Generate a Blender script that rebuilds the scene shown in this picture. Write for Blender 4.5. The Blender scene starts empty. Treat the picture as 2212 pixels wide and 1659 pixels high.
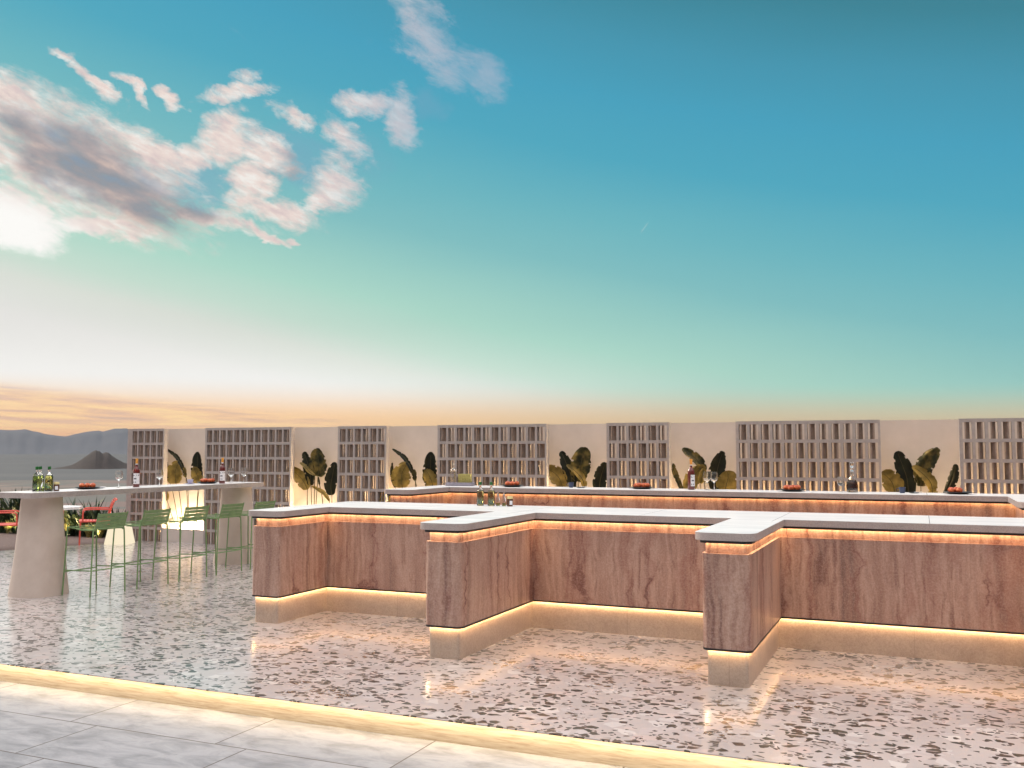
import bpy, bmesh, math, random
from mathutils import Vector, Matrix
from mathutils import noise as mn
R = math.radians
random.seed(7)
sc = bpy.context.scene
COL = sc.collection

# ------------------------------------------------------------------ camera
cd = bpy.data.cameras.new("camera"); cam = bpy.data.objects.new("camera", cd); COL.objects.link(cam)
cam.location = (0, 0, 1.69)
cam.rotation_euler = (R(90 + 4.0905), 0, R(23.43))
cd.sensor_width = 36; cd.lens = 36 * 2031.4 / 2212
cd.clip_start = 0.05; cd.clip_end = 120000
sc.camera = cam
sc.view_settings.view_transform = 'Standard'; sc.view_settings.look = 'None'
sc.view_settings.exposure = 0; sc.view_settings.gamma = 1
sc.cycles.use_denoising = True
HAZE = 1.5e-5
sc.cycles.max_bounces = 8; sc.cycles.transparent_max_bounces = 12
sc.cycles.sample_clamp_indirect = 6
sc.cycles.caustics_refractive = False

def lin(r, g, b):
    f = lambda c: (c/255/12.92 if c/255 <= .04045 else ((c/255+.055)/1.055)**2.4)
    return (f(r), f(g), f(b), 1)

# ------------------------------------------------------------------ node helper
class NT:
    def __init__(s, tree): s.t = tree; s.n = tree.nodes; s.l = tree.links
    def new(s, ty, **kw):
        n = s.n.new(ty)
        for k, v in kw.items(): setattr(n, k, v)
        return n
    def put(s, sock, v):
        if isinstance(v, bpy.types.NodeSocket): s.l.new(v, sock)
        elif v is not None: sock.default_value = v
    def m(s, op, a, b=None, c=None, clamp=False):
        n = s.new('ShaderNodeMath', operation=op, use_clamp=clamp)
        s.put(n.inputs[0], a)
        if b is not None: s.put(n.inputs[1], b)
        if c is not None: s.put(n.inputs[2], c)
        return n.outputs[0]
    def mix(s, f, a, b, mode='MIX'):
        n = s.new('ShaderNodeMix', data_type='RGBA', blend_type=mode)
        s.put(n.inputs[0], f); s.put(n.inputs[6], a); s.put(n.inputs[7], b)
        return n.outputs[2]
    def ramp(s, f, stops, interp='LINEAR'):
        n = s.new('ShaderNodeValToRGB'); n.color_ramp.interpolation = interp
        e = n.color_ramp.elements
        while len(e) < len(stops): e.new(0.5)
        for i, (p, c) in enumerate(stops):
            e[i].position = p; e[i].color = c if len(c) == 4 else (*c, 1)
        s.put(n.inputs[0], f); return n.outputs[0]
    def sstep(s, v, a, b, lo=0.0, hi=1.0):
        n = s.new('ShaderNodeMapRange', interpolation_type='SMOOTHSTEP')
        s.put(n.inputs[0], v); n.inputs[1].default_value = a; n.inputs[2].default_value = b
        n.inputs[3].default_value = lo; n.inputs[4].default_value = hi
        return n.outputs[0]
    def noise(s, vec, scale, detail=3, rough=.5, dist=0, color=False):
        n = s.new('ShaderNodeTexNoise'); s.put(n.inputs['Vector'], vec)
        n.inputs['Scale'].default_value = scale; n.inputs['Detail'].default_value = detail
        n.inputs['Roughness'].default_value = rough; n.inputs['Distortion'].default_value = dist
        return n.outputs['Color' if color else 'Fac']
    def vscale(s, vec, sx, sy, sz):
        n = s.new('ShaderNodeVectorMath', operation='MULTIPLY'); s.put(n.inputs[0], vec)
        n.inputs[1].default_value = (sx, sy, sz); return n.outputs[0]
    def comb(s, x, y, z):
        n = s.new('ShaderNodeCombineXYZ')
        for i, v in enumerate((x, y, z)): s.put(n.inputs[i], v)
        return n.outputs[0]
    def sep(s, v):
        n = s.new('ShaderNodeSeparateXYZ'); s.put(n.inputs[0], v); return n.outputs

# ------------------------------------------------------------------ sky (world)
wd = bpy.data.worlds.new("World"); sc.world = wd; wd.use_nodes = True
w = NT(wd.node_tree); w.n.clear()
gen = w.new('ShaderNodeTexCoord').outputs['Generated']
X, Y, Z = w.sep(gen)
az = w.m('MULTIPLY', w.m('ARCTAN2', X, Y), 57.29578)
el = w.m('MULTIPLY', w.m('ARCSINE', w.m('MINIMUM', w.m('MAXIMUM', Z, -1.0), 1.0)), 57.29578)
azc = w.m('MINIMUM', w.m('MAXIMUM', az, -62.0), 14.0)
s_ = w.m('ADD', el, w.m('MULTIPLY', w.m('ADD', azc, 23.43), 0.205))
wav = w.noise(w.comb(w.m('MULTIPLY', az, .03), w.m('MULTIPLY', el, .16), 0.0), 1.0, 3, .5)
s_ = w.m('ADD', s_, w.m('MULTIPLY', w.m('SUBTRACT', wav, .5), 1.6))
S = lambda v: (v + 6) / 46
base = w.ramp(w.m('DIVIDE', w.m('ADD', s_, 6.0), 46.0), [
    (S(-6), lin(228, 227, 226)), (S(1.5), lin(229, 229, 226)), (S(3.6), lin(218, 224, 216)),
    (S(5.0), lin(196, 222, 208)), (S(7.2), lin(172, 217, 202)), (S(9.4), lin(154, 206, 198)),
    (S(12), lin(128, 191, 194)), (S(15), lin(108, 182, 193)), (S(18.8), lin(80, 168, 192)),
    (S(22), lin(72, 161, 190)), (S(25.5), lin(70, 150, 176)), (S(29), lin(62, 132, 150)), (S(40), lin(66, 126, 142))])
# warm band above the horizon
strk = w.noise(w.comb(w.m('MULTIPLY', az, .22), w.m('MULTIPLY', w.m('ADD', el, w.m('MULTIPLY', az, .03)), 3.4), 3.0), 1.0, 5, .55, .3)
hor = w.mix(w.sstep(az, -40, 0), lin(230, 188, 140), lin(210, 188, 150))
hor = w.mix(w.sstep(el, .6, 1.6), lin(230, 172, 130), hor)
base = w.mix(w.sstep(w.m('ADD', el, w.m('MULTIPLY', w.m('ADD', az, 23.0), .012)), 4.2, 1.5), base, hor)
# low streaky stratus on the left
smask = w.m('MULTIPLY', w.sstep(az, -24, -42), w.m('MULTIPLY', w.sstep(w.m('ADD', el, w.m('MULTIPLY', w.m('ADD', az, 52.0), .09)), 3.9, 3.1), w.sstep(el, .9, 1.7)))
scol = w.ramp(strk, [(.30, lin(176, 150, 148)), (.42, lin(202, 166, 148)), (.5, lin(220, 182, 146)), (.6, lin(232, 200, 150)), (.75, lin(222, 188, 150))])
base = w.mix(w.m('MULTIPLY', smask, .72), base, scol)
# cumulus clouds: soft ellipses in (az, el) broken up by noise
def blobs(BL, caz, cel, sm=.15):
    den = None
    for a0, e0, ra, re, tl, wt in BL:
        c, sn = math.cos(R(tl)), math.sin(R(tl))
        dx = w.m('SUBTRACT', caz, a0); dy = w.m('SUBTRACT', cel, e0)
        u = w.m('SUBTRACT', w.m('MULTIPLY', dx, c / ra), w.m('MULTIPLY', dy, sn / ra))
        v = w.m('ADD', w.m('MULTIPLY', dx, sn / re), w.m('MULTIPLY', dy, c / re))
        d = w.m('MULTIPLY', w.m('SUBTRACT', 1.0, w.m('ADD', w.m('MULTIPLY', u, u), w.m('MULTIPLY', v, v))), wt)
        d = w.m('MAXIMUM', d, -.7)
        den = d if den is None else w.m('SMOOTH_MAX', den, d, sm)
    return den
BL = [(-48.4, 15.7, 7.4, 3.0, 24, 1.1), (-51.8, 12.4, 3.2, 1.9, 12, 1.3), (-47.5, 12.35, 4.6, .7, -2, .9), (-51.2, 17.9, 3.8, 1.4, 26, 1.0),
      (-45.0, 16.9, 3.6, .9, 28, .8), (-40.9, 17.9, 1.9, 1.5, -35, 1.0), (-42.6, 16.6, 1.7, 1.0, -20, .85), (-38.4, 17.5, 2.2, 1.3, 20, .9), (-39.2, 15.6, 1.4, 2.2, 15, 1.0), (-37.6, 14.1, 2.6, .8, 22, .95),
      (-41.6, 13.4, 4.0, .7, 8, .95), (-34.2, 15.7, 1.7, 1.7, 30, .85), (-35.0, 14.8, 1.6, .6, -20, .8), (-30.3, 19.6, 1.2, 1.9, -15, .85), (-32.2, 20.6, 2.0, .8, -5, .72),
      (-33.6, 18.4, 1.9, .9, 38, .7), (-36.8, 19.3, 1.4, .5, 20, .6), (-28.6, 24.3, 3.6, 1.4, 50, .62), (-25.3, 22.3, 2.0, 1.1, 35, .55), (-27.2, 22.3, 1.8, 1.0, 10, .6),
      (-48.1, 20.1, 1.7, .55, 42, .95), (-46.1, 20.0, 1.2, .4, 48, .95), (-44.0, 19.8, 1.0, .4, 22, .9), (-40.2, 20.4, 2.2, .55, -14, .8), (-39.6, 21.4, .8, .4, -20, .4), (-49.8, 21.3, .8, .3, 20, .6),
      (-38.6, 12.9, 1.9, .3, 34, .8), (-36.8, 12.3, .7, .3, 5, .85), (-38.0, 12.3, .4, .25, 60, .7)]
CORE = [(-47.4, 15.3, 6.4, 2.3, 25, 1.2), (-43.6, 14.2, 3.8, 1.1, 14, 1.0), (-50.4, 16.6, 2.8, 1.5, 30, .9), (-37.0, 16.3, 1.2, 1.6, 20, .7)]
VEIL = [(-42.6, 15.4, 3.2, 1.9, 12, 1.0), (-36.6, 17.2, 3.6, 1.9, 15, .9), (-33.0, 17.6, 2.4, 1.6, 20, .5), (-28.6, 20.6, 1.2, 1.2, 0, .6)]
wn = w.noise(w.comb(w.m('MULTIPLY', az, .34), w.m('MULTIPLY', el, .48), 0.0), 1.0, 7, .62, .2, color=True)
wx, wy, wz = w.sep(wn)
caz = w.m('ADD', az, w.m('MULTIPLY', w.m('SUBTRACT', wx, .5), 3.4))
cel = w.m('ADD', el, w.m('MULTIPLY', w.m('SUBTRACT', wy, .5), 2.3))
rot = w.comb(w.m('ADD', w.m('MULTIPLY', az, .42), w.m('MULTIPLY', el, -.2)), w.m('ADD', w.m('MULTIPLY', el, 1.15), w.m('MULTIPLY', az, .45)), 0.0)
fb = w.noise(rot, .8, 10, .68, .5)
fine = w.noise(rot, 3.0, 7, .72, .5)
den = blobs(BL, caz, cel)
den2 = w.m('ADD', w.m('ADD', den, w.m('MULTIPLY', w.m('SUBTRACT', fb, .5), 2.0)), w.m('MULTIPLY', w.m('SUBTRACT', fine, .5), .8))
alpha = w.m('POWER', w.sstep(den2, -.3, .95), .9)
cden = blobs(CORE, caz, cel, .3)
shade = w.sstep(w.m('ADD', cden, w.m('MULTIPLY', w.m('SUBTRACT', w.noise(rot, .55, 4, .5, .4), .5), 1.7)), -.25, 1.1)
vden = blobs(VEIL, caz, cel, .3)
veil = w.m('MULTIPLY', w.sstep(w.m('ADD', vden, w.m('MULTIPLY', w.m('SUBTRACT', fb, .5), 1.2)), -.1, 1.0), .5)
lit_ = w.ramp(w.noise(rot, 1.7, 5, .55), [(.32, lin(222, 202, 200)), (.5, lin(238, 220, 212)), (.64, lin(244, 238, 232))])
lit_ = w.mix(w.sstep(az, -38, -24), lit_, lin(188, 190, 206))
glow = w.m('MULTIPLY', w.sstep(az, -45, -51), w.sstep(w.m('ADD', el, w.m('MULTIPLY', w.m('ADD', az, 52.0), .3)), 14.8, 12.6))
lit_ = w.mix(glow, lit_, (1.0, .985, .96, 1))
shade = w.m('MULTIPLY', shade, w.m('SUBTRACT', 1.0, glow))
grey = w.ramp(w.m('ADD', w.noise(rot, .6, 4, .5), w.m('MULTIPLY', w.m('SUBTRACT', cden, .5), -.12)), [(.30, lin(134, 152, 172)), (.42, lin(148, 150, 158)), (.52, lin(172, 160, 162)), (.60, lin(204, 182, 174)), (.70, lin(226, 200, 182))])
base = w.mix(veil, base, lin(120, 166, 192))
ct = w.m('ADD', w.m('MULTIPLY', w.m('SUBTRACT', az, -15.3), .78), w.m('MULTIPLY', w.m('SUBTRACT', el, 13.4), -.62))
cp = w.m('ADD', w.m('MULTIPLY', w.m('SUBTRACT', az, -15.3), .62), w.m('MULTIPLY', w.m('SUBTRACT', el, 13.4), .78))
base = w.mix(w.m('MULTIPLY', w.m('MULTIPLY', w.sstep(w.m('ABSOLUTE', ct), .045, .0), w.sstep(w.m('ABSOLUTE', cp), .42, .25)), .5), base, lin(190, 214, 214))
ccol = w.mix(shade, lit_, grey)
base = w.mix(w.m('MULTIPLY', alpha, w.sstep(az, -23, -36, .5, .97)), base, ccol)
boost = w.m('ADD', w.m('ADD', 1.0, w.m('MULTIPLY', w.m('MULTIPLY', w.sstep(el, 8, 2), w.sstep(az, -8, -36)), .30)), w.m('MULTIPLY', w.sstep(el, 4, .8), .14))
bm_ = w.new('ShaderNodeVectorMath', operation='SCALE'); w.put(bm_.inputs[0], base); w.put(bm_.inputs['Scale'], boost); base = bm_.outputs[0]
# overhead and behind the viewer: pale bright dusk sky, no teal
front = w.m('MULTIPLY', w.m('MULTIPLY', w.sstep(az, -95, -66), w.sstep(az, 50, 16)), w.sstep(el, 42, 29))
side = w.m('SUBTRACT', .5, w.m('MULTIPLY', .5, w.m('MULTIPLY', X, 1.25)), None, True)
zen = w.mix(w.sstep(el, 16, 62), w.mix(side, (.17, .14, .135, 1), (.50, .42, .39, 1)), (2.35, 2.32, 2.36, 1))
base = w.mix(front, zen, base)
base = w.mix(w.sstep(el, -.2, -2.5), base, (.18, .15, .13, 1))
bg = w.new('ShaderNodeBackground'); w.put(bg.inputs[0], base); bg.inputs[1].default_value = 1.0
# a faint physical sky under it
st = w.new('ShaderNodeTexSky', sky_type='NISHITA'); st.sun_disc = False; st.sun_elevation = R(12); st.sun_rotation = R(-52)
bg2 = w.new('ShaderNodeBackground'); w.l.new(st.outputs[0], bg2.inputs[0]); bg2.inputs[1].default_value = .0006
ad = w.new('ShaderNodeAddShader'); w.l.new(bg.outputs[0], ad.inputs[0]); w.l.new(bg2.outputs[0], ad.inputs[1])
wo = w.new('ShaderNodeOutputWorld'); w.l.new(ad.outputs[0], wo.inputs[0])
wd.cycles.sampling_method = 'MANUAL'; wd.cycles.sample_map_resolution = 512

sd = bpy.data.lights.new("sun", 'SUN'); sun = bpy.data.objects.new("sun", sd); COL.objects.link(sun)
sd.energy = 2.0; sd.angle = R(12); sd.color = (1, .86, .72)
sdir = Vector((math.sin(R(-80)) * math.cos(R(24)), math.cos(R(-80)) * math.cos(R(24)), math.sin(R(24))))
sun.rotation_euler = sdir.to_track_quat('Z', 'Y').to_euler()

# ------------------------------------------------------------------ mesh helpers
def linkmesh(name, bm, mat=None, parent=None, smooth=False, loc=None):
    me = bpy.data.meshes.new(name); bmesh.ops.recalc_face_normals(bm, faces=bm.faces); bm.to_mesh(me); bm.free()
    if mat: me.materials.append(mat)
    if smooth:
        for p in me.polygons: p.use_smooth = True
        try: me.set_sharp_from_angle(angle=R(40))
        except Exception: pass
    o = bpy.data.objects.new(name, me); COL.objects.link(o)
    if parent: o.parent = parent
    if loc: o.location = loc
    return o
def tag(o, label, cat, group=None):
    o['label'] = label; o['category'] = cat
    if group: o['group'] = group
    return o
def thing(name, loc, label, cat, group=None, rz=0):
    o = bpy.data.objects.new(name, None); COL.objects.link(o); o.location = loc; o.rotation_euler = (0, 0, rz)
    o.empty_display_size = .1
    return tag(o, label, cat, group)
def struct(o, kind='structure'): o['kind'] = kind; return o
def dup(root, loc, rz=None, label=None, group=None, scale=None):
    r = root.copy(); COL.objects.link(r); r.location = loc
    if rz is not None: r.rotation_euler = (0, 0, rz)
    if scale: r.scale = scale
    if label: r['label'] = label
    if group: r['group'] = group
    def rec(src, dst):
        for ch in list(src.children):
            c = ch.copy(); COL.objects.link(c); c.parent = dst; rec(ch, c)
    rec(root, r)
    return r
def box(bm, x0, x1, y0, y1, z0, z1):
    v = [bm.verts.new(p) for p in ((x0,y0,z0),(x1,y0,z0),(x1,y1,z0),(x0,y1,z0),(x0,y0,z1),(x1,y0,z1),(x1,y1,z1),(x0,y1,z1))]
    for f in ((0,3,2,1),(4,5,6,7),(0,1,5,4),(1,2,6,5),(2,3,7,6),(3,0,4,7)): bm.faces.new([v[i] for i in f])
def bevel(bm, w_, seg=2):
    bmesh.ops.bevel(bm, geom=[e for e in bm.edges], offset=w_, segments=seg, affect='EDGES', profile=.6)
def tube(bm, pts, r, n=8, cap=True):
    pts = [Vector(p) for p in pts]; rings = []
    rr = r if isinstance(r, (list, tuple)) else [r] * len(pts)
    prev = None
    for i, p in enumerate(pts):
        t = (pts[min(i+1, len(pts)-1)] - pts[max(i-1, 0)]).normalized()
        if prev is None:
            a = Vector((0, 0, 1)) if abs(t.z) < .9 else Vector((1, 0, 0)); nrm = t.cross(a).normalized()
        else: nrm = (prev - t * prev.dot(t)).normalized()
        prev = nrm; b = t.cross(nrm)
        rings.append([bm.verts.new(p + (nrm * math.cos(2*math.pi*k/n) + b * math.sin(2*math.pi*k/n)) * rr[i]) for k in range(n)])
    for a, b in zip(rings, rings[1:]):
        for k in range(n): bm.faces.new((a[k], a[(k+1) % n], b[(k+1) % n], b[k]))
    if cap: bm.faces.new(rings[0]); bm.faces.new(list(reversed(rings[-1])))
def smoothpath(pts, n=6):
    P = [Vector(p) for p in pts]; out = []
    for i in range(len(P)-1):
        p0 = P[max(i-1, 0)]; p1 = P[i]; p2 = P[i+1]; p3 = P[min(i+2, len(P)-1)]
        for k in range(n):
            t = k / n
            out.append(.5*((2*p1) + (p2-p0)*t + (2*p0-5*p1+4*p2-p3)*t*t + (3*p1-p0-3*p2+p3)*t**3))
    out.append(P[-1]); return out
def lathe(bm, prof, n=20, ox=0, oy=0, oz=0, sx=1, sy=1, power=2):
    rings = []
    for r, z in prof:
        if r <= 1e-6: rings.append([bm.verts.new((ox, oy, oz+z))]); continue
        ring = []
        for k in range(n):
            a = 2*math.pi*k/n; c, s = math.cos(a), math.sin(a)
            if power != 2:
                q = (abs(c)**power + abs(s)**power) ** (-1/power); c *= q; s *= q
            ring.append(bm.verts.new((ox + r*c*sx, oy + r*s*sy, oz+z)))
        rings.append(ring)
    for a, b in zip(rings, rings[1:]):
        if len(a) == 1 and len(b) == 1: continue
        for k in range(n):
            if len(a) == 1: bm.faces.new((a[0], b[(k+1) % n], b[k]))
            elif len(b) == 1: bm.faces.new((a[k], a[(k+1) % n], b[0]))
            else: bm.faces.new((a[k], a[(k+1) % n], b[(k+1) % n], b[k]))
def rpoly(pts, rad, seg=6):
    out = []; n = len(pts)
    for i in range(n):
        p = Vector(pts[i]); a = Vector(pts[i-1]); b = Vector(pts[(i+1) % n]); r = rad[i]
        u = (a-p).normalized(); v = (b-p).normalized()
        if r <= 0:
            out.append(p.copy()); continue
        c = p + (u+v)*r
        s0 = p + u*r - c; s1 = p + v*r - c
        for k in range(seg+1):
            t = k/seg*math.pi/2
            out.append(c + s0*math.cos(t) + s1*math.sin(t))
    return out
def prism(bm, poly, z0, z1):
    lo = [bm.verts.new((p[0], p[1], z0)) for p in poly]; hi = [bm.verts.new((p[0], p[1], z1)) for p in poly]
    n = len(poly)
    for i in range(n): bm.faces.new((lo[i], lo[(i+1) % n], hi[(i+1) % n], hi[i]))
    bm.faces.new(list(reversed(lo))); bm.faces.new(hi)
def ring(bm, pa, pb, z, zb=None):
    a = [bm.verts.new((p[0], p[1], z)) for p in pa]; b = [bm.verts.new((p[0], p[1], z if zb is None else zb)) for p in pb]
    n = len(a)
    for i in range(n):
        if (a[i].co - a[(i+1) % n].co).length < 1e-6 and (b[i].co - b[(i+1) % n].co).length < 1e-6: continue
        bm.faces.new((a[i], a[(i+1) % n], b[(i+1) % n], b[i]))

def annulus(bm, pa, pb, z0, z1):
    n = len(pa); L = [[bm.verts.new((p[0], p[1], z)) for p in q] for q, z in ((pa, z0), (pb, z0), (pb, z1), (pa, z1))]
    for i in range(n):
        if (L[0][i].co - L[0][(i+1) % n].co).length < 1e-6: continue
        for a, b in ((0, 1), (1, 2), (2, 3), (3, 0)): bm.faces.new((L[a][i], L[a][(i+1) % n], L[b][(i+1) % n], L[b][i]))

# ------------------------------------------------------------------ materials
def mat(name, color, rough=.5, metal=0, build=None, **kw):
    m = bpy.data.materials.new(name); m.use_nodes = True
    t = NT(m.node_tree); b = m.node_tree.nodes['Principled BSDF']
    b.inputs['Base Color'].default_value = color if len(color) == 4 else (*color, 1)
    b.inputs['Roughness'].default_value = rough; b.inputs['Metallic'].default_value = metal
    for k, v in kw.items(): b.inputs[k.replace('_', ' ')].default_value = v
    if build: build(t, b)
    return m
def bump(t, b, h, strength=.3, dist=.005):
    n = t.new('ShaderNodeBump'); n.inputs['Strength'].default_value = strength; n.inputs['Distance'].default_value = dist
    t.put(n.inputs['Height'], h); t.l.new(n.outputs[0], b.inputs['Normal'])
def geo(t): return t.new('ShaderNodeNewGeometry').outputs['Position']
def emis(name, col, strength):
    m = bpy.data.materials.new(name); m.use_nodes = True; m.node_tree.nodes.clear(); t = NT(m.node_tree)
    e = t.new('ShaderNodeEmission'); e.inputs[0].default_value = (*col, 1); e.inputs[1].default_value = strength
    o = t.new('ShaderNodeOutputMaterial'); t.l.new(e.outputs[0], o.inputs[0]); return m

def b_terrazzo(t, b):
    P = geo(t)
    x, y, z = t.sep(P)
    warp = t.noise(P, 9, 2, .5, 0, True)
    wv = t.new('ShaderNodeVectorMath', operation='MULTIPLY_ADD'); t.put(wv.inputs[0], warp); wv.inputs[1].default_value = (.05, .05, 0); t.put(wv.inputs[2], t.comb(x, y, 0.0))
    V = wv.outputs[0]
    clus = t.sstep(t.noise(P, 3.2, 3, .6), .3, .7, .45, 1.7)
    def chips(scale, sx, sy, thr, keep, off):
        vv = t.vscale(V, sx, sy, 1)
        o = t.new('ShaderNodeVectorMath', operation='ADD'); t.put(o.inputs[0], vv); o.inputs[1].default_value = (off, off*1.7, 0)
        c = t.new('ShaderNodeTexVoronoi', voronoi_dimensions='2D', feature='F1'); t.put(c.inputs['Vector'], o.outputs[0]); c.inputs['Scale'].default_value = scale
        e = t.new('ShaderNodeTexVoronoi', voronoi_dimensions='2D', feature='DISTANCE_TO_EDGE'); t.put(e.inputs['Vector'], o.outputs[0]); e.inputs['Scale'].default_value = scale
        r, g, bb = t.sep(c.outputs['Color'])
        size = t.m('ADD', thr, t.m('MULTIPLY', bb, .12))
        inside = t.sstep(t.m('SUBTRACT', e.outputs['Distance'], size), -.012, .012)
        return t.m('MULTIPLY', inside, t.m('LESS_THAN', r, t.m('MULTIPLY', clus, keep))), g
    ground = t.mix(t.noise(P, 1.3, 3), lin(166, 157, 154), lin(191, 183, 180))
    m3, g3 = chips(8, 1, 1, .06, .4, 11.3)
    ground = t.mix(t.m('MULTIPLY', m3, .5), ground, t.ramp(g3, [(0, lin(205, 180, 172)), (.5, lin(188, 184, 186)), (1, lin(226, 220, 214))]))
    m1, g1 = chips(17, .8, 1.05, .06, .22, 3.1)
    dark = [(0, lin(18, 30, 27)), (.3, lin(36, 46, 39)), (.5, lin(30, 26, 24)), (.7, lin(62, 52, 42)), (.85, lin(26, 46, 40)), (1, lin(92, 70, 58))]
    colr = t.mix(m1, ground, t.ramp(g1, dark, 'CONSTANT'))
    m2, g2 = chips(36, .85, 1, .06, .16, 7.7)
    colr = t.mix(m2, colr, t.ramp(g2, dark, 'CONSTANT'))
    t.put(b.inputs['Base Color'], colr)
    t.put(b.inputs['Roughness'], t.sstep(t.noise(P, 2.2, 4, .6), .3, .7, .26, .38))
    bump(t, b, t.noise(P, 5, 2), .05, .004)
TERRAZZO = mat('terrazzo', (.7, .7, .7), .2, build=b_terrazzo, Specular_IOR_Level=.6, Coat_Weight=.85, Coat_Roughness=.15)

def b_pavers(t, b):
    P = geo(t); x, y, z = t.sep(P)
    row = t.m('DIVIDE', t.m('SUBTRACT', 5.461, y), .6275)
    ri = t.m('FLOOR', row); rf = t.m('SUBTRACT', row, ri)
    cx = t.m('DIVIDE', t.m('SUBTRACT', t.m('ADD', x, 5.387), t.m('MULTIPLY', ri, .249)), 1.2475)
    ci = t.m('FLOOR', cx); cf = t.m('SUBTRACT', cx, ci)
    jd = t.m('MINIMUM', t.m('MULTIPLY', t.m('MINIMUM', rf, t.m('SUBTRACT', 1.0, rf)), .6275), t.m('MULTIPLY', t.m('MINIMUM', cf, t.m('SUBTRACT', 1.0, cf)), 1.2475))
    joint = t.sstep(jd, .006, .0035)
    wn_ = t.new('ShaderNodeTexWhiteNoise', noise_dimensions='2D'); t.put(wn_.inputs['Vector'], t.comb(ci, ri, 0.0))
    tv = t.comb(t.m('ADD', t.m('MULTIPLY', x, 1.1), t.m('MULTIPLY', wn_.outputs['Value'], 40.0)), t.m('MULTIPLY', y, 2.6), 0.0)
    n1 = t.noise(tv, 2.6, 7, .66, .45)
    c = t.ramp(n1, [(.3, lin(98, 98, 103)), (.44, lin(128, 128, 131)), (.58, lin(152, 151, 154)), (.8, lin(120, 119, 123))])
    c = t.mix(t.m('MULTIPLY', t.noise(tv, 9, 5, .7), .22), c, lin(160, 155, 155))
    c = t.mix(joint, c, lin(70, 58, 52))
    t.put(b.inputs['Base Color'], c)
    bump(t, b, t.m('SUBTRACT', t.m('MULTIPLY', n1, .3), joint), .35, .004)
PAVER = mat('pale_paver', (.6, .6, .6), .5, build=b_pavers)

def b_cream(t, b):
    P = geo(t)
    n = t.noise(t.vscale(P, 1.6, 1.6, 22), 3.0, 6, .65, .5)
    t.put(b.inputs['Base Color'], t.ramp(n, [(.3, lin(150, 132, 112)), (.5, lin(176, 162, 143)), (.7, lin(190, 178, 162))]))
    bump(t, b, n, .2, .004)
CREAM = mat('cream_travertine', (.6, .5, .4), .5, build=b_cream)

def b_pink(t, b):
    P = geo(t); x, y, z = t.sep(P)
    wobble = t.noise(t.vscale(P, 1.5, 1.5, 1.1), 1.6, 3, .55, 0, True)
    wv = t.new('ShaderNodeVectorMath', operation='MULTIPLY_ADD'); t.put(wv.inputs[0], wobble); wv.inputs[1].default_value = (.16, .16, 0); t.put(wv.inputs[2], P)
    V = wv.outputs[0]
    n1 = t.noise(t.vscale(V, 6.5, 6.5, .18), 1.0, 5, .62)
    n2 = t.noise(t.vscale(V, 26, 26, .9), 1.0, 5, .7)
    n3 = t.noise(P, 62, 3, .85); n4 = t.noise(t.vscale(P, 1, 1, .6), 36, 3, .8)
    c = t.ramp(n1, [(.30, lin(116, 86, 76)), (.42, lin(166, 129, 112)), (.5, lin(188, 154, 136)), (.58, lin(169, 133, 116)), (.70, lin(120, 90, 80))])
    c = t.mix(t.m('MULTIPLY', t.sstep(n2, .48, .72), .6), c, lin(112, 68, 58))
    c = t.mix(t.m('MULTIPLY', t.sstep(n2, .5, .28), .35), c, lin(186, 160, 148))
    wob2 = t.noise(t.vscale(P, 2, 2, 3.0), 1.0, 4, .6, 0, True)
    wv2 = t.new('ShaderNodeVectorMath', operation='MULTIPLY_ADD'); t.put(wv2.inputs[0], wob2); wv2.inputs[1].default_value = (.34, .34, 0); t.put(wv2.inputs[2], P)
    ridge = t.m('ABSOLUTE', t.m('SUBTRACT', t.noise(t.vscale(wv2.outputs[0], 2.1, 2.1, .16), 1.0, 2, .5), .5))
    vein = t.m('MULTIPLY', t.sstep(ridge, .016, .002), t.sstep(t.noise(t.vscale(P, 3, 3, 1.5), 1.0, 2), .40, .6))
    halo = t.m('MULTIPLY', t.sstep(ridge, .06, .0), .35)
    c = t.mix(halo, c, lin(138, 78, 66)); c = t.mix(t.m('MULTIPLY', vein, .75), c, lin(96, 44, 38))
    c = t.mix(t.sstep(n3, .42, .72, .0, .38), c, lin(200, 176, 165))
    c = t.mix(t.sstep(n3, .58, .28, .0, .26), c, lin(104, 78, 70))
    c = t.mix(t.sstep(n4, .52, .75, .0, .22), c, lin(196, 172, 160))
    t.put(b.inputs['Base Color'], c); bump(t, b, n4, .25, .003)
PINK = mat('pink_travertine', (.45, .3, .25), .38, build=b_pink)

def b_top(t, b):
    P = geo(t); x, y, z = t.sep(P)
    n = t.noise(t.vscale(P, .7, 7, 7), 1.6, 6, .62, .4)
    n2 = t.noise(P, 90, 3, .6)
    c = t.ramp(n, [(.3, lin(218, 217, 216)), (.5, lin(236, 234, 231)), (.66, lin(245, 243, 239))])
    c = t.mix(t.sstep(n2, .55, .8, 0, .25), c, lin(176, 168, 166))
    jf = t.m('FRACT', t.m('DIVIDE', t.m('SUBTRACT', x, .052), 1.22)); jd = t.m('MULTIPLY', t.m('MINIMUM', jf, t.m('SUBTRACT', 1.0, jf)), 1.22)
    c = t.mix(t.m('MULTIPLY', t.sstep(jd, .003, .0015), t.m('GREATER_THAN', y, 8.2)), c, lin(120, 116, 116))
    t.put(b.inputs['Base Color'], c)
TOPSTONE = mat('white_travertine', (.75, .74, .73), .26, build=b_top, Specular_IOR_Level=.6)

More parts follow.
